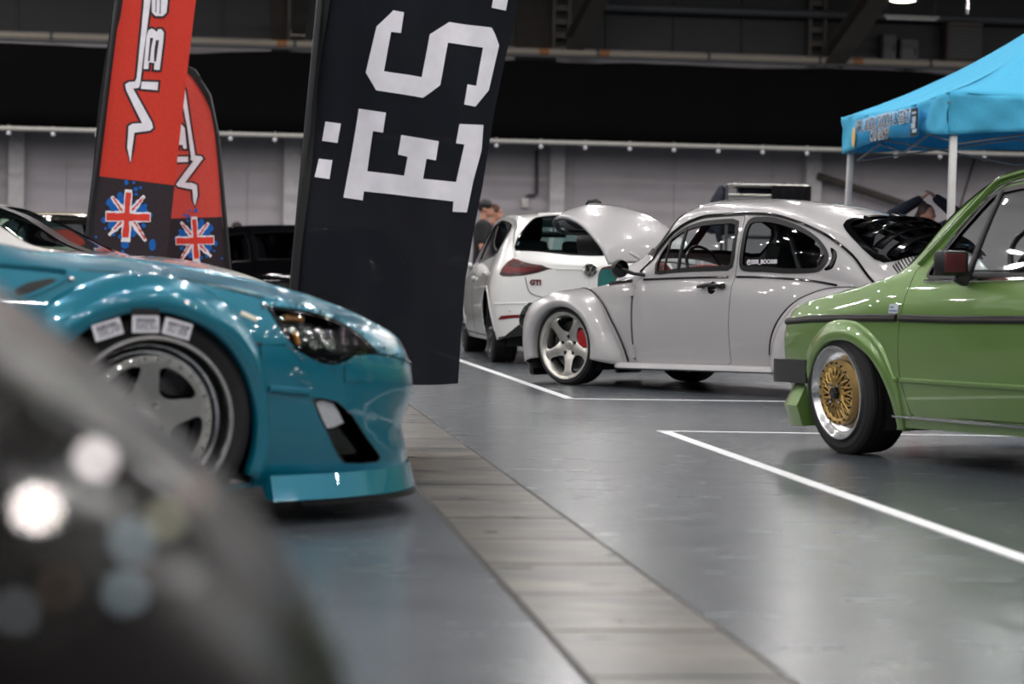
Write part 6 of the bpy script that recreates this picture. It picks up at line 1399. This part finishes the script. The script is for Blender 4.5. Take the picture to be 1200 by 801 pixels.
def person(loc, face, label, hgt, top, legs_mat, hair, arms, cap=None, lean=0., skin_=SKINM, headfw=None, headc=None, hairkind='short', logo=False):
    """face = heading in degrees; local x forward, y left"""
    r = empty('person', loc, (0, 0, math.radians(face)), label, 'person'); k = hgt/1.78; L = math.radians(lean)
    sh = lambda x, y, z: Vector((x, y, z)) if z < .95 else Vector((x+math.sin(L)*(z-.95), y, .95+(z-.95)*math.cos(L)))
    S = lambda *p: sh(*p)*k
    b = MB()
    hc = Vector(headc) if headc else S(.03, 0, 1.655); hf = headfw or (1, 0, 0)
    g, M = head(b, hc, hf, (0, 0, 1) if not lean else (.0-.2*0, 0, 1), k)
    limb(b, [S(-.01, 0, 1.40), S(.0, 0, 1.50), hc+M @ Vector((-.015, 0, -.06))*k], [.062*k, .055*k, .055*k])
    limb(b, [S(0, 0, .95), S(0, 0, 1.15), S(-.01, 0, 1.36)], [.13*k, .125*k, .13*k])
    for s_ in (1, -1): limb(b, [S(0, .09*s_, .93), S(.01, .10*s_, .52), S(-.01, .10*s_, .10)], [.085*k, .06*k, .042*k]); limb(b, [S(-.03, .10*s_, .05), S(.14, .12*s_, .035)], [.04*k, .035*k])
    for s_, (el, wr, hd) in zip((1, -1), arms):
        sp = S(-.01, .185*s_, 1.42); limb(b, [sp, Vector(el)*k, Vector(wr)*k], [.052*k, .042*k, .029*k]); hand(b, Vector(wr)*k, hd, (0, s_*.3, 1), k*.95)
    fused(b, 'body', skin_, r, .011)
    t = MB(); limb(t, [S(0, 0, .90), S(.01, 0, 1.12), S(-.005, 0, 1.36)], [.155*k, .150*k, .150*k])
    for s_ in (1, -1):
        limb(t, [S(0, .07*s_, .92), S(0, .085*s_, 1.15), S(-.01, .10*s_, 1.36)], [.125*k, .120*k, .110*k])
        limb(t, [S(-.01, .03*s_, 1.45), S(-.01, .185*s_, 1.415)], [.075*k, .075*k])
        el, wr, hd = arms[0 if s_ > 0 else 1]; sp = S(-.01, .185*s_, 1.42); el, wr = Vector(el)*k, Vector(wr)*k
        if top[1] == 'long': limb(t, [sp, el, el+(wr-el)*.92], [.10*k, .085*k, .055*k])
        else: limb(t, [sp, sp+(el-sp)*.75], [.075*k, .066*k])
    shirt = fused(t, 'jacket' if top[1] == 'long' else 'shirt', top[0], r, .014, 8)
    if logo: MB().box((S(0,0,1)).xyz*0+Vector((.155*k, .07*k, 1.33*k)), (.004, .07*k, .03*k)).build('shirt_print', WHITE, shirt, smooth=False)
    t = MB()
    for s_ in (1, -1): limb(t, [S(0, .08*s_, .95), S(.01, .10*s_, .52), S(-.01, .10*s_, .11)], [.115*k, .085*k, .068*k])
    limb(t, [S(0, -.06, .95), S(0, .06, .95)], [.125*k, .125*k]); fused(t, 'trousers', legs_mat, r, .015, 6)
    for s_ in (1, -1):
        m_ = MB(); limb(m_, [S(-.06, .10*s_, .05), S(.06, .11*s_, .055), S(.17, .12*s_, .04)], [.048*k, .05*k, .038*k]); fused(m_, 'shoe', BLACK, r, .012, 4)
    h = MB()
    if hairkind != 'tied': h.ball(g(-.022, 0, .045), (.104*k, .086*k, .098*k), 20, 14, M)
    else:
        h.ball(g(-.036, 0, .046), (.098*k, .086*k, .092*k), 20, 14, M); h.ball(g(-.055, 0, .0), (.075*k, .083*k, .08*k), 18, 12, M); h.ball(g(-.10, 0, .10), (.05*k, .05*k, .055*k), 12, 8, M); limb(h, [g(-.09, 0, .06), g(-.13, 0, -.05), g(-.11, 0, -.14)], [.04*k, .04*k, .02*k])
    hm = fused(h, 'hair', hair, r, .012, 3)
    if cap:
        cp = MB(); cp.ball(g(-.012, 0, .062), (.112*k, .092*k, .085*k), 22, 14, M); cp.prism([(.03, -.075), (.12, -.070), (.175, -.04), (.185, 0), (.175, .04), (.12, .070), (.03, .075)], .008, Matrix.Translation(g(0, 0, .058)) @ (M.to_4x4() @ Matrix.Diagonal((k, k, k, 1)).to_4x4()))
        fused(cp, 'cap', cap, r, .010, 2)
    return r
JEAN = simple('dark_denim', '23283a', .85); BTEE = simple('black_tee', '15161b', .85); MAR = simple('maroon_top', '5a3038', .85); NAVY = simple('navy_jacket', '141a2c', .8, var=.2, scale=6)
down = lambda s_: ((.02, .25*s_, 1.14), (.10, .24*s_, .90), (.3, 0, -1))
p = at(566, 300, 33); person((p.x, p.y, 0), -8, 'man in a black cap and black t-shirt behind the white hatchback', 1.76, (BTEE, 'short'), JEAN, simple('brown_hair', '2e2119', .7), (down(1), down(-1)), BLACK, logo=True)
p = at(577, 300, 34.0); person((p.x, p.y, 0), -5, 'bareheaded man with short brown hair, behind the man in the black cap', 1.73, (MAR, 'short'), JEAN, simple('reddish_hair', '4a2f22', .7), (down(1), down(-1)), None)
p = at(276.5, 300, 42); person((p.x, p.y, 0), 0, 'person whose short dark hair shows above the roof of the black car', 1.57, (BTEE, 'short'), JEAN, simple('dark_hair', '241a15', .7), (down(1), down(-1)), None)
# woman tying her hair, bent forward behind the grey car, looking down
p = at(1086, 252, 22.4)
person((p.x, p.y+.20, 0), -90, 'person in a navy jacket with both hands up at brown tied hair, head bowed', 1.56, (NAVY, 'long'), JEAN, simple('brown_tied_hair', '3a261c', .6), (((.12, .36, 1.54), (.20, .09, 1.76), (.1, -.6, .5)), ((.12, -.36, 1.53), (.20, -.06, 1.74), (.1, .6, .5))), None, lean=14, skin_=SKIND, headfw=(.74, .58, -.30), headc=(.22, .0, 1.355), hairkind='tied')
# equipment trolley with a draped end and a jacket hung on it
p = at(895, 300, 27.5)
tr = empty('equipment_trolley', (p.x, p.y, 0), (0, 0, .02), 'black equipment trolley with steel rails and a draped end, behind the grey car roof', 'trolley')
w_, dp, ht = .92, .5, 1.80
for x in (-w_/2, w_/2):
    for y in (-dp/2, dp/2): MB().tube([(x, y, .08), (x, y, ht)], .018, 8).tube([(x, y, .04), (x, y, .08)], .03, 8).build('post', DSTEEL, tr)
for z in (ht, ht-.115, 1.22, .25):
    mb = MB(); mb.box((0, 0, z), (w_, dp, .018), ch=.004); mb.tube([(-w_/2, -dp/2, z+.012), (w_/2, -dp/2, z+.012)], .014, 8); mb.build('shelf' if z < ht-.01 else 'top_rail', SATIN if z > 1.5 else DSTEEL, tr)
mb = MB().grid(lambda u, w: (.04+.44*u, -dp/2-.03-.012*math.sin(u*26), ht+.01-.62*w), [i/40 for i in range(41)], [0, .5, 1]); o = mb.build('black_cover', simple('black_cover', '0d0d10', .9, spec=.1), tr); o.modifiers.new('t', 'SOLIDIFY').thickness = .012
for x, s_ in ((-.30, .12), (.30, .10)): MB().ball((x, 0, ht+.02), (s_*.6, s_*.8, .05), 12, 8).build('strap_bundle', BLACK, tr)
MB().box((-.10, .1, ht-.06), (.40, .25, .09), ch=.01).build('cable_box', simple('navy_box', '1a2436', .7), tr)
MB().box((-.40, -.05, 1.34), (.30, .10, .20), ch=.012).build('screen', TRIM, tr)
jk = MB(); limb(jk, [(-.50, -.1, 1.76), (-.55, -.1, 1.60), (-.60, -.1, 1.35)], [.05, .09, .10]); limb(jk, [(-.50, -.16, 1.70), (-.54, -.18, 1.40), (-.53, -.18, 1.18)], [.04, .05, .03])
q = Vector((p.x, p.y, 0)); jk.v = [Vector(v)+q for v in jk.v]
j_ = fused(jk, 'hung_jacket', NAVY, None, .014, 6); tag(j_, 'navy jacket hung over the left end of the black equipment trolley', 'jacket')
# ---------------------------------------------------------------- plainer cars: behind the banners, and the dark one right in front of the lens
def plain_car(name, body, loc, heading, label, mat, glassm, win, qwin, wscr, rwin, wheels, sills, style=style_multi, red_seat=False, seats=True, door=None):
    c = Car(name, body, loc, heading, 0, label, 'car'); B = body
    W_, Q_, S_, R_ = [c.m(p) if p else None for p in (win, qwin, wscr, rwin)]
    arches = [c.m([(x+r*math.cos(math.radians(a)), lowcut(B, x+r*math.cos(math.radians(a)), .30+r*math.sin(math.radians(a)))) for a in range(-25, 206, 8)]) for x, r in wheels]
    shell = c.m(sills)
    D_ = c.m(door) if door else None
    c.panel('body_shell', shell, mat, [q for q in (offset(D_, .004) if D_ else W_, Q_, S_, R_) if q]+arches, sides=(1, -1))
    c.panel('windscreen', offset(S_, -.003), glassm, off=-.004, th=0, sides=(1, -1)); c.ring('windscreen_seal', S_, SEAL, .006, .014, .003, .01, (1, -1))
    c.panel('rear_glass', offset(R_, -.003), glassm, off=-.004, th=0, sides=(1, -1))
    for s_ in (1, -1):
        d = c.panel('door', D_, mat, [W_], sides=(s_,), centre=False) if D_ else None
        c.panel('window_glass', offset(W_, -.003), glassm, off=-.004, th=0, sides=(s_,), parent=d, centre=False); c.ring('window_seal', W_, TRIM, .004, .014, .004, .012, (s_,), d)
        if Q_: c.panel('quarter_glass', offset(Q_, -.003), glassm, off=-.004, th=0, sides=(s_,), centre=False); c.ring('quarter_seal', Q_, TRIM, .004, .014, .004, .012, (s_,))
        xm = min(q[0] for q in win)*.0+max(q[0] for q in win)-.12; vm = .54; p = c.surf(xm, vm, 0, s_)
        MB().ball(p+Vector((.02, .10*s_, .0)), (.06, .09, .055), 14, 10).tube([p, p+Vector((.02, .09*s_, .0))], .018, 8).build('door_mirror', mat, c.root)
    for x, r in wheels:
        c.well(x, .30, r, .74, .42)
        for s_ in (1, -1): c.wheel(x, body.B(x)-.125, .312, .225, .21, style, 1.5, 0, s_)
    x1 = wheels[0][0]; x2 = wheels[1][0]; wl = body.B(x2)
    mb = MB(); mb.box(((x1+x2)/2, 0, .25), (abs(x2-x1)*.9, wl*1.6, .18)); mb.box((x1-.35, 0, .5), (.4, wl*1.55, .45)); mb.box((x2+.05, 0, .5), (.7, wl*1.2, .4)); mb.build('inner_body', DARKIN, c.root, smooth=False)
    MB().box((x1-.55, 0, .74), (.4, wl*1.6, .12), ch=.04).build('dashboard', DARKIN, c.root)
    if seats:
        for y in (.35, -.35): seat(c, x1-1.35, y, .28, .82, SEATM)
    return c
coupe_win = [(-.62,.525),(-.72,.58),(-.96,.665),(-1.2,.69),(-1.53,.688),(-1.60,.60),(-1.62,.53),(-1.2,.515),(-.8,.515)]
coupe_q = [(-1.70,.56),(-1.72,.66),(-1.9,.66),(-2.08,.58),(-2.1,.55),(-1.9,.545)]
coupe_s = [(-.34,1.0),(-.36,.92),(-.42,.83),(-.49,.77),(-.56,.750),(-.80,.750),(-1.0,.760),(-1.05,.80),(-1.08,.9),(-1.08,1.0)]
coupe_r = [(-2.05,1.0),(-2.04,.9),(-2.06,.79),(-2.15,.765),(-2.5,.765),(-2.66,.79),(-2.7,.86),(-2.71,1.0)]
coupe_sill = [(1.09999,.01),(1.09999,.5),(1.09999,1.0),(.6,1.0),(0,1.0),(-.4,1.0),(-1,1.0),(-2,1.0),(-2.8,1.0),(-3.3,1.0),(-3.41999,1.0),(-3.41999,.02),(-3.2,.004),(-1.5,.004),(-.4,.004),(.6,.004)]
coupe_door = [(-.52,.10),(-.49,.30),(-.50,.47),(-.55,.515),(-.70,.59),(-.95,.68),(-1.2,.705),(-1.55,.705),(-1.62,.60),(-1.66,.5),(-1.64,.2),(-1.55,.03),(-.54,.03)]
SILV = paint('silver_white_paint', 'cfcdcb', .1, .3)
wc = plain_car('white_coupe', COUPE, (-2.80, 18.0, 0), -14, 'pale silver car with a raked windscreen, behind the teal coupe at the left edge', SILV, GREENG, coupe_win, coupe_q, coupe_s, coupe_r, ((0, .355), (-2.57, .355)), coupe_sill, door=coupe_door)
wc.root.scale = (1.06, 1.06, 1.06)
hatch_win = [(-.30,.525),(-.50,.585),(-.80,.655),(-1.05,.69),(-1.38,.70),(-1.45,.64),(-1.48,.55),(-1.47,.532),(-1.0,.527)]
hatch_q = [(-1.56,.54),(-1.54,.62),(-1.47,.70),(-2.0,.705),(-2.5,.703),(-2.75,.70),(-2.84,.68),(-2.85,.62),(-2.83,.575),(-2.7,.556),(-2.0,.540)]
hatch_s = [(-.22,1.0),(-.25,.9),(-.33,.79),(-.42,.75),(-.7,.745),(-.9,.755),(-.92,.85),(-.90,1.0)]
hatch_r = [(-3.30,1.0),(-3.28,.90),(-3.25,.80),(-3.20,.76),(-3.12,.825),(-3.05,.88),(-3.02,.94),(-3.01,1.0)]
hatch_sill = [(.79999,.02),(.79999,.5),(.79999,1.0),(.3,1.0),(-.15,1.0),(-.85,1.0),(-2,1.0),(-3.0,1.0),(-3.3,1.0),(-3.38499,1.0),(-3.38499,.6),(-3.38499,.02),(-3.1,.004),(-1.5,.004),(0,.004),(.6,.01)]
hatch_door = [(-.36,.05),(-.34,.48),(-.30,.515),(-.50,.60),(-.80,.672),(-1.05,.706),(-1.42,.712),(-1.50,.64),(-1.53,.55),(-1.52,.30),(-1.50,.05)]
BLK = paint('black_paint', '08080a', 0, .6, 1., 0.)
p = at(163, 300, 29.6)
plain_car('black_hatchback', HATCH, (p.x, p.y, 0), 178, 'glossy black car between the red banners and the black banner', BLK, DTINT, hatch_win, hatch_q, hatch_s, hatch_r, ((-.02, .335), (-2.72, .345)), hatch_sill, door=hatch_door)
BEI = paint('beige_paint', 'bfae97', 0, .4)
p = at(140, 300, 23.4)
plain_car('beige_hatchback', HATCH, (p.x-.78, p.y+3.4, 0), 92, 'beige car mostly hidden behind the taller red banner', BEI, TINT, hatch_win, hatch_q, hatch_s, hatch_r, ((-.02, .335), (-2.72, .345)), hatch_sill, door=hatch_door)
# the dark car a metre from the lens, far out of focus
NEAR = Body(
    B=[(.75,0),(.748,.20),(.742,.40),(.725,.55),(.69,.64),(.62,.71),(.45,.77),(0,.80),(-1,.82),(-2.6,.82),(-3.0,.78),(-3.2,.6),(-3.25,0)],
    zb=[(.75,.40),(.70,.48),(.62,.565),(.50,.66),(.35,.715),(0,.765),(-1,.82),(-3,.86),(-3.25,.8)],
    z0=[(.75,.2),(.3,.16),(-3.25,.25)],
    zr=[(.75,.42),(.70,.52),(.64,.585),(.50,.695),(.35,.75),(0,.80),(-.35,.86),(-.95,1.16),(-1.3,1.25),(-2,1.28),(-2.6,1.2),(-3.0,1.0),(-3.25,.83)],
    R=[(.75,0),(.745,.25),(.72,.48),(.6,.62),(.4,.66),(-.3,.68),(-1,.60),(-2,.59),(-2.8,.6),(-3.2,.5),(-3.25,0)],
    zt=[(.75,.44),(.735,.52),(.70,.585),(.64,.645),(.56,.71),(.45,.778),(.3,.812),(0,.835),(-.3,.88),(-.85,1.2),(-1.3,1.31),(-2,1.33),(-2.6,1.27),(-3.0,1.05),(-3.25,.85)],
    tuck=.05, bulge=.015, crown=2.6, soft=.03, wb=.012)
NEARP = simple('near_black_paint', '0f0c0c', .3, 0., .05, 3., spec=.06)
nh = 12
near_sill = [(.74999,.02),(.74999,.5),(.74999,1.0),(.3,1.0),(-.15,1.0),(-.85,1.0),(-2,1.0),(-3.0,1.0),(-3.24999,1.0),(-3.24999,.5),(-3.24999,.02),(-3.0,.004),(-1.5,.004),(0,.004),(.6,.01)]
ncar = plain_car('dark_hatchback', NEAR, (-.893, 1.72, 0), nh, 'very dark blurred car right in front of the lens, lower left corner', NEARP, DTINT, [(q[0], min(q[1], .69)) for q in hatch_win], None, hatch_s, [(-3.0,1.0),(-2.98,.85),(-2.85,.80),(-2.66,.80),(-2.62,.9),(-2.6,1.0)], ((-.1, .345), (-2.55, .345)), near_sill)

# its lamp on the near side: dark bowl with small glint discs added
hl = ncar.panel('headlamp', ncar.m([(.485,.44),(.49,.58),(.515,.72),(.55,.785),(.61,.815),(.625,.72),(.595,.58),(.575,.49),(.53,.43)]), simple('lamp_dark', '0b0908', .2, spec=.08), off=.003, th=.01, sides=(-1,), centre=False)
# added metal discs, each aimed to throw a ceiling lamp's glint at the lens
RM = Euler((0, 0, math.radians(nh))).to_matrix()
pc = Vector((-.893, 1.72, 0))+RM @ ncar.surf(.55, .56, 0, -1)
lamp = min((o for o in bpy.data.objects if o.name.startswith('high_bay_light')), key=lambda o: (o.location-Vector((1.2, -1.5, 7.4))).length).location
for x, v, r, ro, tn in ((.561,.731,.0055,.30,'f4eef0'),(.530,.504,.0066,.27,'fff8f4'),(.597,.729,.0050,.46,'b9b9a4'),(.576,.604,.0054,.45,'9fb2bb'),(.572,.494,.0046,.45,'9fb2bb'),(.615,.790,.0052,.50,'9c8f88'),(.541,.474,.003,.55,'7c6a5c'),(.522,.451,.004,.55,'8a8f96')):
    pp = ncar.surf(x, v, .007, -1); pw = Vector((-.893, 1.72, 0))+RM @ pp
    n = ((Vector((0, 0, CAM_H))-pw).normalized()+(lamp-pw).normalized()).normalized()
    k = MB().lathe([(-.006, r*.9), (0, r), (.0006, r*.96), (.0007, .0001)], 20, 'z'); Mx = frame_at(pp, RM.transposed() @ n); k.v = [Mx @ Vector(q_) for q_ in k.v]
    k.build('reflector', simple('glint_disc_metal', tn, ro, 1., 0), hl)
